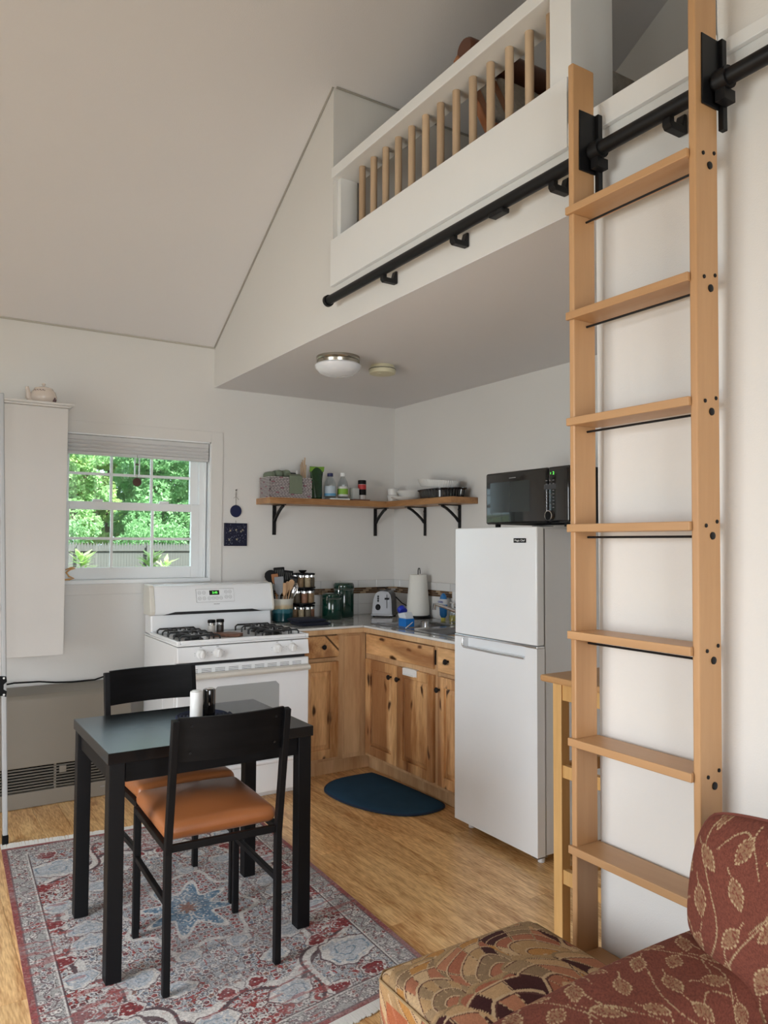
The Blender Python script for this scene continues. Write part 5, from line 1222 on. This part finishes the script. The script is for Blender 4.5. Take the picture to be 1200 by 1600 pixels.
pepper(-2.088, -1.905, BLKGLOSS, CHROME, 'pepper_shaker', 'tall black cylindrical pepper shaker on the navy trivet')

# ------------------------------------------------------------------ rug
rc = np.array([(-2.642, -.812), (-1.500, -.995), (-1.553, -2.590), (-2.775, -2.800)])  # far left, far right, near right, near left
RNU, RNV = 420, 650
U_, V_ = np.meshgrid(np.linspace(0, 1, RNU+1), np.linspace(0, 1, RNV+1), indexing='ij')
FLc, FRc, NRc, NLc = np.array((-2.672, -.80)), np.array((-1.505, -.905)), np.array((-1.555, -2.650)), np.array((-2.765, -2.83))
P2 = ((1-U_)*(1-V_))[..., None]*FLc+(U_*(1-V_))[..., None]*FRc+(U_*V_)[..., None]*NRc+((1-U_)*V_)[..., None]*NLc
Zr = .0075+.0006*np.sin(P2[..., 0]*9)*np.sin(P2[..., 1]*7)
rv = np.dstack([P2, Zr]).reshape(-1, 3)
idx = np.arange((RNU+1)*(RNV+1)).reshape(RNU+1, RNV+1)
q4 = np.stack([idx[:-1, :-1], idx[:-1, 1:], idx[1:, 1:], idx[1:, :-1]], -1).reshape(-1, 4)
rugm = MB(); rugm.v = [tuple(a) for a in rv]; rugm.f = [tuple(a) for a in q4.tolist()]
rug = thing('patterned_rug', 'faded red and blue-grey oriental rug under the dining table', 'rug', (-2.12, -1.80, 0))
def vnoise(x, y, seed=0):
    xi = np.floor(x).astype(int); yi = np.floor(y).astype(int); fx = x-xi; fy = y-yi; fx = fx*fx*(3-2*fx); fy = fy*fy*(3-2*fy)
    def h(a, b):
        n_ = (a*374761393+b*668265263+seed*974634777) & 0x7fffffff; n_ = (n_ ^ (n_ >> 13))*1274126177 & 0x7fffffff; return ((n_ ^ (n_ >> 16)) & 0xffff)/65535.
    return (h(xi, yi)*(1-fx)+h(xi+1, yi)*fx)*(1-fy)+(h(xi, yi+1)*(1-fx)+h(xi+1, yi+1)*fx)*fy
WR, HR = 1.19, 1.85
X = (U_-.5)*WR; Y = (V_-.5)*HR
ax, ay = np.abs(X), np.abs(Y)
def C(*c): return np.array(c)
cream, grey, blue, red, dred, dark, navy, rust = C(.52, .49, .46), C(.34, .36, .385), C(.20, .28, .36), C(.30, .07, .065), C(.15, .03, .035), C(.05, .035, .04), C(.05, .11, .18), C(.36, .15, .10)
img = np.zeros(X.shape+(3,)); img[:] = red
n1 = vnoise(ax*60, ay*60, 1); n2 = vnoise(ax*150, ay*150, 2); n3 = vnoise(ax*25+5, ay*25, 3); n4 = vnoise(X*9, Y*9, 4); n5 = vnoise(X*260, Y*260, 9); n6 = vnoise(X*14, Y*90, 12)
def put(mask, c): img[mask] = c
cream, grey, blue, red, dred, dark, navy, rust = C(.60, .58, .56), C(.36, .38, .41), C(.19, .26, .33), C(.30, .070, .066), C(.13, .035, .038), C(.075, .055, .06), C(.085, .135, .19), C(.30, .155, .12)
img[:] = red
def flowers(cell, seed, prob=1.):
    """small rosettes on a jittered lattice, mirrored four ways: returns distance in units of the flower radius, a hash and the petal angle"""
    best = np.full(X.shape, 9.); hb = np.zeros(X.shape)
    gx = ax/cell; gy = ay/cell; ci = np.floor(gx); cj = np.floor(gy)
    for di in (-1, 0, 1):
        for dj in (-1, 0, 1):
            a_, b_ = ci+di, cj+dj; h1 = np.abs(np.sin(a_*12.98+b_*78.23+seed)*43758.5) % 1; h2 = np.abs(np.sin(a_*39.3+b_*11.1+seed)*24634.6) % 1
            dx = gx-(a_+.5+.5*(h1-.5)); dy = gy-(b_+.5+.5*(h2-.5)); t = np.arctan2(dy, dx); rr = (.26+.20*h1)*(1+.16*np.cos(5*t+h2*6)); d_ = np.sqrt(dx*dx+dy*dy)/rr
            d_ = np.where(h2 < prob, d_, 9.); m_ = d_ < best; best[m_] = d_[m_]; hb[m_] = ((h1*7+h2*3) % 1)[m_]
    return best, hb
def motif(mask, cell, seed, cols, ring, core, prob=1.):
    d_, h_ = flowers(cell, seed, prob)
    k_ = (h_*len(cols)).astype(int) % len(cols); cc = np.array(cols)[k_]
    m_ = mask & (d_ < 1); img[m_] = cc[m_]; put(mask & (np.abs(d_-.98) < .17), ring); put(mask & (d_ < .34), core); put(mask & (np.abs(d_-1.32) < .13), dark*1.3)
allm = np.ones(X.shape, bool)
th = np.arctan2(Y, X); rad = np.sqrt((X/.42)**2+(Y/.66)**2)*(1+.08*np.cos(8*th)+.04*np.cos(16*th))
spand = np.sqrt(((ax-.56)/.36)**2+((ay-.87)/.42)**2)*(1+.09*np.cos(7*np.arctan2(ay-.87, ax-.56)+1))
fieldm = (rad > 1) & (spand > 1); med = rad < 1; cor = spand < 1
put(fieldm & (np.abs(n3-.5) < .07), cream*.9); put(fieldm & (np.abs(n1-.55) < .05), grey); motif(fieldm, .027, 1, [grey, dred*1.3, red*.8, cream*.9, red*1.2], cream, dark*1.6, .8); put(fieldm & (n2 > .78), cream)
img[med | cor] = grey*1.08; mc = med | cor
put(mc & (np.abs(n3-.45) < .06), red*1.1); put(mc & (np.abs(n1-.5) < .06), cream); motif(mc, .026, 2, [red, blue, cream, dred*1.5, rust, grey*.8], cream*1.05, dark*2.2, .85); put(mc & (n2 < .17), dark*2.2)
for q_ in (rad, spand): put(np.abs(q_-1) < .030, cream); put(np.abs(q_-1.055) < .016, dark*1.6)
r2m = np.sqrt((X/.23)**2+(Y/.30)**2)*(1+.12*np.cos(8*th)); m = r2m < 1; put(m, grey*1.1); motif(m, .025, 5, [red, dred*1.4, red*1.2], cream, dark*2, 1.)
put(np.abs(r2m-1) < .04, cream)
r3 = np.sqrt((X/.125)**2+(Y/.16)**2)*(1+.30*np.cos(8*th+.3)); m = r3 < 1; put(m, navy*1.5); put(m & (n1 > .55), blue*1.15); put(m & (n2 > .70), cream); put(np.abs(r3-1) < .07, cream); put((r3 < .22), rust)
def rosette(cx, cy, rr, c1_, c2_, squash=.75):
    for sx__ in (-1, 1):
        for sy__ in (-1, 1):
            dx = X-sx__*cx; dy = (Y-sy__*cy); t_ = np.arctan2(dy, dx*sx__); d_ = np.sqrt(dx**2+(dy/squash)**2)/rr*(1+.10*np.cos(3*t_+cx*40)+.05*np.cos(9*t_))
            m_ = d_ < 1; put(m_, c1_); sp_ = np.abs(((d_*2.2-t_*sy__/(2*PI)) % 1)-.5) < .07
            put(m_ & sp_, c2_); put(m_ & (n2 > .82), cream); put(m_ & (d_ > .72) & (n1 > .55), cream); put(np.abs(d_-1) < .05, cream); put(np.abs(d_-1.10) < .04, dark*2.2)
for cx, cy, rr in ((.40, .62, .105), (.27, .37, .062), (.44, .26, .058), (.13, .72, .070), (.37, .05, .062), (.17, .49, .050), (.09, .33, .045)): rosette(cx, cy, rr, grey*1.22, blue)
for cx, cy, rr in ((.47, .45, .045), (.33, .50, .040), (.47, .13, .038), (.27, .80, .042), (.05, .60, .036), (.42, .78, .045), (.36, .84, .035)): rosette(cx, cy, rr, dred*1.6, red*1.1, .9)
eb = np.minimum(WR/2-ax, HR/2-ay)
m = eb < .105; put(m, C(.37, .365, .36)); tt = np.where((WR/2-ax) < (HR/2-ay), Y, X)
motif(m, .022, 9, [grey*.8, cream, red*.9, dark*3, cream*.9], cream*1.08, dark*2, .9)
w1 = np.abs(eb-.062+.016*np.sin(tt*2*PI/.09)); put(m & (w1 < .003), dark*2.6)
put(np.abs(eb-.104) < .0028, dark*1.6); put(np.abs(eb-.098) < .0022, cream); put(np.abs(eb-.022) < .0025, dark*2.4)
m = eb < .019; put(m, C(.28, .10, .10)); put(m & (n2 > .7), C(.34, .18, .17))
fade = np.clip((n4-.45)*1.1+(n6-.5)*.5, 0, .26)[..., None]; img = img*(1-fade)+C(.36, .35, .355)*fade
blush = ((n6 > .72) & fieldm)[..., None]*.5; img = img*(1-blush)+red*1.15*blush
img = np.clip((img-.25)*1.22+.29, .01, .9)
img *= (.70+.60*n5)[..., None]
ro = build('pile', rugm, painted('rug_pile', .95, .8, 260), rug, recalc=False, smooth='full')
setcol(ro, np.clip(img.reshape(-1, 3), 0, 1))
build('backing', MB().add([(*FLc, .0004), (*FRc, .0004), (*NRc, .0004), (*NLc, .0004), (*FLc, .0066), (*FRc, .0066), (*NRc, .0066), (*NLc, .0066)], [(0, 1, 2, 3), (7, 6, 5, 4), (0, 4, 5, 1), (1, 5, 6, 2), (2, 6, 7, 3), (3, 7, 4, 0)]), mat('rug_backing', (.25, .08, .08), .9), rug)
def fringe(a, b, out, lift):
    a = np.array(a); b = np.array(b); n = 150; m = MB(); d_ = np.array(out)
    for k in range(n):
        p = a+(b-a)*(k+.5)/n; wv = (b-a)/n*.47; j = random.uniform(-.25, .25); L_ = .044*random.uniform(.9, 1.08); zz = lift*(1-k/n)**2
        q0, q1 = p-wv, p+wv; t0 = p+d_*L_-wv+(b-a)/n*j; t1 = p+d_*L_+wv+(b-a)/n*j
        m.add([(*q0, .0012), (*q1, .0012), (*t1, .001+zz), (*t0, .001+zz), (*q0, .0065), (*q1, .0065), (*t1, .0045+zz), (*t0, .0045+zz)], [(0, 3, 2, 1), (4, 5, 6, 7), (0, 1, 5, 4), (1, 2, 6, 5), (2, 3, 7, 6), (3, 0, 4, 7)])
    return build('fringe', m, FRINGE, rug, kind='stuff', recalc=False)
fringe(FLc, FRc, (.02, 1), .012); fringe(NLc, NRc, (.06, -1), 0)

# bath-style mat by the sink: D shape
dm2 = thing('kitchen_mat', 'navy half-round memory foam mat on the floor by the sink cabinet', 'mat', (-.75, -1.05, 0))
ctrl = [(-.585, -.705), (-.60, -.69), (-.80, -.685), (-.90, -.72), (-.985, -.81), (-1.005, -.90), (-1.0, -1.05), (-.955, -1.22), (-.87, -1.37), (-.76, -1.44), (-.64, -1.44), (-.58, -1.415), (-.55, -1.38), (-.545, -1.30), (-.56, -.90)]
def smoothloop(c, it=3):
    for _ in range(it): c = [q for i in range(len(c)) for q in ((.75*c[i][0]+.25*c[(i+1) % len(c)][0], .75*c[i][1]+.25*c[(i+1) % len(c)][1]), (.25*c[i][0]+.75*c[(i+1) % len(c)][0], .25*c[i][1]+.75*c[(i+1) % len(c)][1]))]
    return c
ctrl = [(a-.022, b) for a, b in ctrl]; lo = smoothloop(ctrl, 3); cxm, cym = -.78, -1.05
mm = MB(); rings = [(1, .001), (1, .008), (.985, .013), (.95, .0155), (.6, .016), (.05, .016)]
vs = [(cxm+(a-cxm)*s, cym+(b-cym)*s, z) for s, z in rings for a, b in lo]; N_ = len(lo)
fs = [(i*N_+k, i*N_+(k+1) % N_, (i+1)*N_+(k+1) % N_, (i+1)*N_+k) for i in range(len(rings)-1) for k in range(N_)]+[tuple((len(rings)-1)*N_+k for k in range(N_))]+[tuple(range(N_))]
build('mat_top', mm.add(vs, fs), BLUEC, dm2, smooth=True)
build('binding', MB().tube([(cxm+(a-cxm)*1.003, cym+(b-cym)*1.003, .007) for a, b in lo+[lo[0]]], .0062, 6), BLUED, dm2, smooth=True)

# ------------------------------------------------------------------ tall wooden stand between ladder and refrigerator
stl = thing('tall_side_table', 'tall honey pine table stool standing behind the ladder', 'table', (-1.08, -3.02, 0))
tz = .965; tx0, tx1, ty0, ty1 = -1.262, -.95, -3.19, -2.895
for xx in (tx0, tx1-.038):
    for yy in (ty0, ty1-.038): build('leg', B(xx, xx+.038, yy, yy+.038, .001, tz-.001), PINE, stl, bevel=.002)
build('table_top', B(tx0-.025, tx1+.02, ty0-.01, ty1+.035, tz, tz+.022), PINET, stl, bevel=.006)
for z0, z1 in ((tz-.055, tz-.003), (.66, .70), (.32, .365)):
    build('rail', MB().box(tx0+.006, tx0+.026, ty0+.038, ty1-.038, z0, z1), PINE, stl); build('rail', MB().box(tx1-.026, tx1-.006, ty0+.038, ty1-.038, z0, z1), PINE, stl)
    build('rail', MB().box(tx0+.038, tx1-.038, ty1-.030, ty1-.010, z0, z1), PINE, stl); build('rail', MB().box(tx0+.038, tx1-.038, ty0+.010, ty0+.030, z0, z1), PINE, stl)

# ------------------------------------------------------------------ sofa, ottoman
def leafcols(a, b, seed=0):
    """woven leaf pattern on rust cloth; a,b metres, repeats every .30 m"""
    P_ = .30; base = C(.200, .062, .042); gold = C(.55, .40, .235); tanf = C(.30, .165, .095)
    out = np.zeros(a.shape+(3,)); wv = vnoise(a*650, b*650, 5); wv2 = vnoise(a*450+9, b*450, 8); out[:] = base; out *= (.72+.56*wv)[..., None]
    a = a+seed*.071; b = b+seed*.043
    vines = []
    for k in range(3):
        t = np.linspace(0, 1, 110, endpoint=False)
        vines.append(np.column_stack([(.05+.10*k+.034*np.sin(2*PI*t+k*2.1)) % P_, (t*P_) % P_]))
    for k in range(3):
        t = np.linspace(0, 1, 46); vines.append(np.column_stack([(.05+.10*k+.10*t) % P_, (.04+.11*k+.05*np.sin(PI*t)+.02*t) % P_]))
    for V_l in vines:
        dm = np.full(a.shape, 9.); im = np.zeros(a.shape, int)
        for n_, (vx, vy) in enumerate(V_l):
            dx = np.abs((a-vx) % P_); dx = np.minimum(dx, P_-dx); dy = np.abs((b-vy) % P_); dy = np.minimum(dy, P_-dy); d_ = dx*dx+dy*dy; m_ = d_ < dm; dm[m_] = d_[m_]; im[m_] = n_
        out[(dm < .0019**2) & (im % 2 == 0)] = gold; out[(dm < .0013**2)] = gold*.8
    L_ = []
    rs = np.random.RandomState(4)
    for k in range(4):
        for q in range(4): L_.append((.038+.075*k+rs.uniform(-.008, .008), .035+.075*q+(.036 if k % 2 else 0)+rs.uniform(-.007, .007), rs.uniform(-1.2, 1.2), rs.uniform(.024, .031), rs.uniform(.0125, .0165)))
    for (lx0, ly0, an, Lh, Wd) in L_:
        dx = (a-lx0+P_/2) % P_-P_/2; dy = (b-ly0+P_/2) % P_-P_/2; ca, sa = np.cos(an), np.sin(an); lx_ = dx*ca+dy*sa; ly_ = -dx*sa+dy*ca
        t_ = np.abs(ly_)/Lh; wdt = Wd*np.clip(1-t_**1.9, 0, 1)*(1+.18*ly_/Lh)
        e_ = (np.abs(lx_)-wdt)/np.sqrt(1+(1.9*Wd/Lh*t_)**2); inside = (e_ < 0) & (t_ < 1)
        f_ = inside & (wv2 > .35); out[f_] = tanf*(.8+.5*wv[f_])[..., None]; out[inside & (wv2 <= .35)] = base*1.1
        ang = np.arctan2(ly_/Lh, lx_/Wd); dot = np.sin(ang*15) > -.35
        out[(np.abs(e_) < .0017) & (t_ < 1.02) & dot] = gold
        st_ = (np.abs(lx_-.004*np.sin((ly_-Lh)*90)) < .0015) & (ly_ > Lh*.98) & (ly_ < Lh*1.75); out[st_ & (np.sin(ly_*2*PI/.005) > -.4)] = gold
    return np.clip(out, 0, 1)
def paint(o, fn):
    v = verts(o); setcol(o, fn(v))
def dense(m, cuts):
    """subdivide a soft box mesh evenly so that its woven colours resolve"""
    return m
LEAFCL = painted('rust_leaf_cloth', .95, .8, 700)
def softgrid(x0, x1, y0, y1, z0, z1, rad, step, puff=0, warp=None):
    """rounded box with evenly fine faces"""
    c = np.array(((x0+x1)/2, (y0+y1)/2, (z0+z1)/2)); h = np.array(((x1-x0)/2, (y1-y0)/2, (z1-z0)/2)); V = []; F = []; base = 0
    for axn in range(3):
        o1, o2 = [k for k in range(3) if k != axn]
        n1_ = max(2, int(2*h[o1]/step)); n2_ = max(2, int(2*h[o2]/step))
        A, B_ = np.meshgrid(np.linspace(-h[o1], h[o1], n1_+1), np.linspace(-h[o2], h[o2], n2_+1), indexing='ij')
        for sg in (-1, 1):
            p = np.zeros(A.shape+(3,)); p[..., axn] = sg*h[axn]; p[..., o1] = A; p[..., o2] = B_
            q = np.clip(p, -(h-rad), h-rad); d_ = p-q; L_ = np.linalg.norm(d_, axis=-1, keepdims=True); p = q+d_/np.maximum(L_, 1e-9)*rad
            if puff: p[..., 2] += np.where(p[..., 2] > 0, puff, 0)*np.clip(1-(p[..., 0]/h[0])**2, 0, 1)*np.clip(1-(p[..., 1]/h[1])**2, 0, 1)*np.clip(p[..., 2]/h[2], 0, 1)
            p = p+c
            if warp is not None: p = warp(p)
            V.append(p.reshape(-1, 3)); idn = base+np.arange((n1_+1)*(n2_+1)).reshape(n1_+1, n2_+1)
            f4 = np.stack([idn[:-1, :-1], idn[1:, :-1], idn[1:, 1:], idn[:-1, 1:]], -1).reshape(-1, 4)
            if (sg < 0) == (axn != 1): f4 = f4[:, ::-1]
            F.append(f4); base += (n1_+1)*(n2_+1)
    m = MB(); m.v = [tuple(a) for a in np.vstack(V)]; m.f = [tuple(a) for a in np.vstack(F).tolist()]; return m
sf = thing('sofa', 'rust coloured sofa with woven gold leaf pattern, bottom right', 'sofa', (-1.85, -4.4, 0))
def armwarp(p):
    # the arm top falls slightly towards the front and rolls over its sides
    p = p.copy(); t_ = np.clip((p[..., 0]+2.30)/.75, 0, 1); top = np.clip((p[..., 2]-.35)/.25, 0, 1); p[..., 2] += top*(.018*np.sin(t_*PI*.9)-.012*(1-t_)); return p
ar = build('arm', softgrid(-2.33, -1.47, -3.945, -3.675, .12, .615, .085, .0030, warp=armwarp), LEAFCL, sf, recalc=False, smooth='full')
paint(ar, lambda v: leafcols(v[:, 0], v[:, 1]+v[:, 2]*.9, 1))
bs_ = build('base', softgrid(-2.30, -1.45, -5.75, -3.95, .10, .30, .03, .02), LEAFCL, sf, recalc=False, smooth='full'); paint(bs_, lambda v: leafcols(v[:, 1], v[:, 0]+v[:, 2], 2))
sc_ = build('seat_cushion', softgrid(-2.32, -1.62, -4.82, -3.955, .305, .45, .05, .008, puff=.02), LEAFCL, sf, recalc=False, smooth='full'); paint(sc_, lambda v: leafcols(v[:, 1], v[:, 0], 3))
sc_ = build('seat_cushion', softgrid(-2.32, -1.62, -5.72, -4.83, .305, .45, .05, .02, puff=.02), LEAFCL, sf, recalc=False, smooth='full'); paint(sc_, lambda v: leafcols(v[:, 1], v[:, 0], 3))
bkk = build('back_frame', softgrid(-1.555, -1.43, -5.75, -3.96, .31, .80, .04, .02), LEAFCL, sf, recalc=False, smooth='full'); paint(bkk, lambda v: leafcols(v[:, 1], v[:, 2], 4))
for lx__ in (-2.25, -1.5):
    for ly__ in (-3.74, -5.68): build('leg', MB().lathe([(.018, .001), (.026, .119), (0, .119)], (lx__, ly__, 0), 12), BLKPL, sf)
# T-shaped back cushion, leaning on the back and spilling over the arm
ol_ = [(-3.765, .868), (-3.725, .835), (-3.712, .76), (-3.722, .655), (-3.745, .628), (-3.83, .585), (-3.90, .53), (-3.965, .44), (-4.0, .425), (-4.36, .425), (-4.40, .46), (-4.41, .82), (-4.37, .872), (-4.10, .885)]
ol_ = smoothloop(ol_, 3); nR = 150; yc, zc = -4.05, .66; T_ = .085; V = []; F = []
# resample to dense outline
pts_ = np.array(ol_+[ol_[0]]); dl_ = np.r_[0, np.cumsum(np.linalg.norm(np.diff(pts_, axis=0), axis=1))]; NP = 840
tt_ = np.linspace(0, dl_[-1], NP, endpoint=False); oy = np.interp(tt_, dl_, pts_[:, 0]); oz = np.interp(tt_, dl_, pts_[:, 1])
ss = np.linspace(0, 1, nR+1)
for sg in (-1, 1):
    for s_ in ss:
        yy = yc+(oy-yc)*s_; zz = zc+(oz-zc)*s_; th_ = T_*(1-s_**6)**.5*(1-.25*s_**2)
        xx = -1.63-.50*(.86-zz)*.62+sg*th_+.0*yy
        V.append(np.column_stack([xx, yy, zz]))
V = np.vstack(V); m = MB(); m.v = [tuple(a) for a in V]
for side in (0, 1):
    b0_ = side*(nR+1)*NP
    for i in range(nR):
        k = np.arange(NP); k2 = (k+1) % NP; a = b0_+i*NP
        f4 = np.stack([a+k, a+k2, a+NP+k2, a+NP+k], -1)
        if side == 0: f4 = f4[:, ::-1]
        m.f += [tuple(q) for q in f4.tolist()]
cu_ = build('back_cushion', m, LEAFCL, sf, recalc=False, smooth='full'); paint(cu_, lambda v: leafcols(v[:, 1]+.02, v[:, 2], 6))
xs_ = -1.63-.31*(.86-oz)
pip = build('piping', MB().tube([(xs_[k]-.004, oy[k], oz[k]) for k in list(range(0, NP, 6))+[0]], .0042, 6), mat('rust_piping', (.16, .045, .03), .9), cu_, smooth=True)

def marble(v):
    """combed marbled-paper fans"""
    x_, y_, z_ = v[:, 0], v[:, 1], v[:, 2]
    wx = .022*np.sin(y_*17+1.3)+.012*np.sin(x_*31+y_*11); wy = .020*np.sin(x_*15+.4)+.010*np.sin(y_*37)
    a = x_+wx+z_*.35; b = y_+wy+(.43-z_)*.9
    S = .20; out = np.zeros((len(x_), 3)); out[:] = C(.36, .27, .16)
    pal = np.array([(.40, .29, .16), (.33, .135, .085), (.24, .185, .12), (.050, .018, .020), (.50, .40, .26), (.40, .20, .125), (.30, .235, .15), (.33, .14, .09), (.42, .24, .085), (.46, .34, .20), (.36, .165, .105), (.055, .020, .022)])
    for dj in (1, 0, -1):
        rj = np.floor(b/S)+dj; oxx = np.where(np.abs(rj) % 2 == 0, 0, .5); gx = a/(S*.80)+oxx; ci = np.floor(gx)
        hh = np.abs(np.sin(ci*17.3+rj*41.7)*937.1) % 1; h2 = np.abs(np.sin(ci*7.1+rj*13.9)*571.3) % 1
        fx = (gx-ci-.5)*S*.80; fy = b-rj*S
        dx = fx-(hh-.5)*.5*fy; th = np.arctan2(dx, fy+.006); rr = np.sqrt(dx**2+fy**2)
        nl = 5+np.floor(h2*3); ph = (th/1.1*.5+.5)*nl; lobe = np.abs(np.sin(ph*PI))**.6; li = np.floor(ph).astype(int)
        R = S*1.12*(1-.35*(th/1.1)**2)*(.90+.10*lobe)
        m_ = (rr < R) & (np.abs(th) < 1.1) & (fy > -.004)
        q = rr/R; band = q*(3.6+1.6*hh)+.55*lobe*q; bi = np.floor(band).astype(int); bf = band-bi
        ix = (bi*4+(hh*11).astype(int)+np.where(q > .38, (li*(1+(h2 > .5)))*3, 0)) % 12
        c_ = pal[ix].copy(); edge = (lobe < .30) & (q > .30); c_[edge] = np.array((.46, .37, .24)); c_[(lobe < .14) & (q > .42)] = np.array((.07, .03, .03))
        c_[bf < .12] = np.array((.50, .41, .28)); c_[bf > .93] = np.array((.10, .045, .04)); c_[q > .965] = np.array((.28, .22, .13))
        out[m_] = c_[m_]
    side = z_ < .365
    red_ = side & (vnoise(x_*24+y_*24, z_*6, 3) > .62); out[red_] = out[red_]*.35+np.array((.36, .06, .025))*.65
    out *= (.84+.32*vnoise((x_+y_)*500, (y_-x_+z_)*500, 11))[:, None]*np.array((1.12, .97, .86))
    return np.clip(out, 0, 1)
ot = thing('ottoman', 'square ottoman in tan and maroon marbled swirl fabric beside the sofa', 'ottoman', (-1.88, -3.41, 0))
OTM = painted('marbled_cloth', .9, .5, 600)
def otw(p):
    p = p.copy(); s = np.clip((p[..., 2]-.05)/.37, 0, 1); cxo, cyo = -1.878, -3.415
    p[..., 0] = cxo+(p[..., 0]-cxo)*(.95+.05*s); p[..., 1] = cyo+(p[..., 1]-cyo)*(.97+.03*s); return p
o = build('upholstery', softgrid(-2.128, -1.628, -3.655, -3.172, .06, .412, .034, .0026, puff=.034, warp=otw), OTM, ot, recalc=False, smooth='full'); paint(o, marble)
build('seam_piping', MB().tube([(-2.127, -3.65, .398), (-2.127, -3.20, .398), (-2.10, -3.172, .398), (-1.66, -3.172, .398), (-1.628, -3.20, .398), (-1.628, -3.65, .398)], .003, 6), mat('tan_piping', (.36, .25, .13), .9), ot, smooth=True)
for xx in (-2.08, -1.68):
    for yy in (-3.62, -3.21): build('leg', MB().lathe([(.015, .001), (.022, .0625), (0, .0625)], (xx, yy, 0), 12), BLKPL, ot)

# ------------------------------------------------------------------ loft furniture
lc = thing('loft_armchair', 'wooden armchair with grey woven cushions up in the loft', 'chair', (-.9, -2.6, 2.656))
ORW = wood('orange_wood_frame', (.30, .10, .035), (.48, .20, .075), axis=2, scale=10, stretch=10, rough=.3)
WOV = mat('grey_woven_cushion', (.42, .39, .35), .95, bump=1, bscale=120, var=.35, vscale=40)
LZ = 2.656
# a recliner that faces the ladder side (-y); its back leans towards +y
def bk_pt(x, t, off=0): return (x, -2.63+.36*t+off, LZ+.10+.70*t-off*.3)
for k, xx in enumerate((-1.165, -1.03, -.72, -.56)):
    build('back_post', MB().bar(bk_pt(xx, 0), bk_pt(xx, 1), .05, .035), ORW, lc, bevel=.006)
for k, (xa, xb) in enumerate(((-1.135, -1.06), (-.995, -.755), (-.685, -.595))):
    for t0, t1 in ((.05, .48), (.52, .94)):
        q = MB(); P4 = [bk_pt(xa, t0, -.03), bk_pt(xb, t0, -.03), bk_pt(xb, t1, -.03), bk_pt(xa, t1, -.03), bk_pt(xa, t0, .02), bk_pt(xb, t0, .02), bk_pt(xb, t1, .02), bk_pt(xa, t1, .02)]
        q.add(P4, [(0, 1, 2, 3), (7, 6, 5, 4), (0, 4, 5, 1), (1, 5, 6, 2), (2, 6, 7, 3), (3, 7, 4, 0)])
        build('back_cushion', q, WOV, lc, bevel=.02, seg=3, smooth=True)
for xx in (-1.20, -.56):
    build('leg', MB().bar((xx, -3.0, LZ+.001), (xx, -2.95, LZ+.38), .04, .03), ORW, lc, bevel=.005)
    build('leg', MB().bar((xx, -2.50, LZ+.001), (xx, -2.55, LZ+.38), .04, .03), ORW, lc, bevel=.005)
build('seat_cushion', MB().soft(-1.18, -.58, -3.02, -2.66, LZ+.30, LZ+.40, .035, 3), WOV, lc, smooth='full')
build('head_roll', MB().tube([(-1.165, -2.30, 3.485), (-1.155, -2.30, 3.485), (-1.05, -2.30, 3.485), (-.70, -2.30, 3.485), (-.58, -2.30, 3.48)], [.045, .052, .055, .055, .03], 16), mat('brown_leather', (.13, .045, .022), .35), lc, smooth=True)
ly_ = thing('loft_toy', 'small brown and grey item on the loft floor behind the pier', 'toy', (-1.00, -2.95, 2.656))
build('body', MB().soft(-.98, -.86, -3.13, -3.04, 2.657, 2.92, .04, 3), mat('rust_plush', (.16, .06, .03), .9), ly_, smooth='full')
build('head', MB().soft(-.96, -.88, -3.125, -3.045, 2.925, 3.0, .036, 3), mat('grey_plush', (.18, .165, .14), .95), ly_, smooth='full')
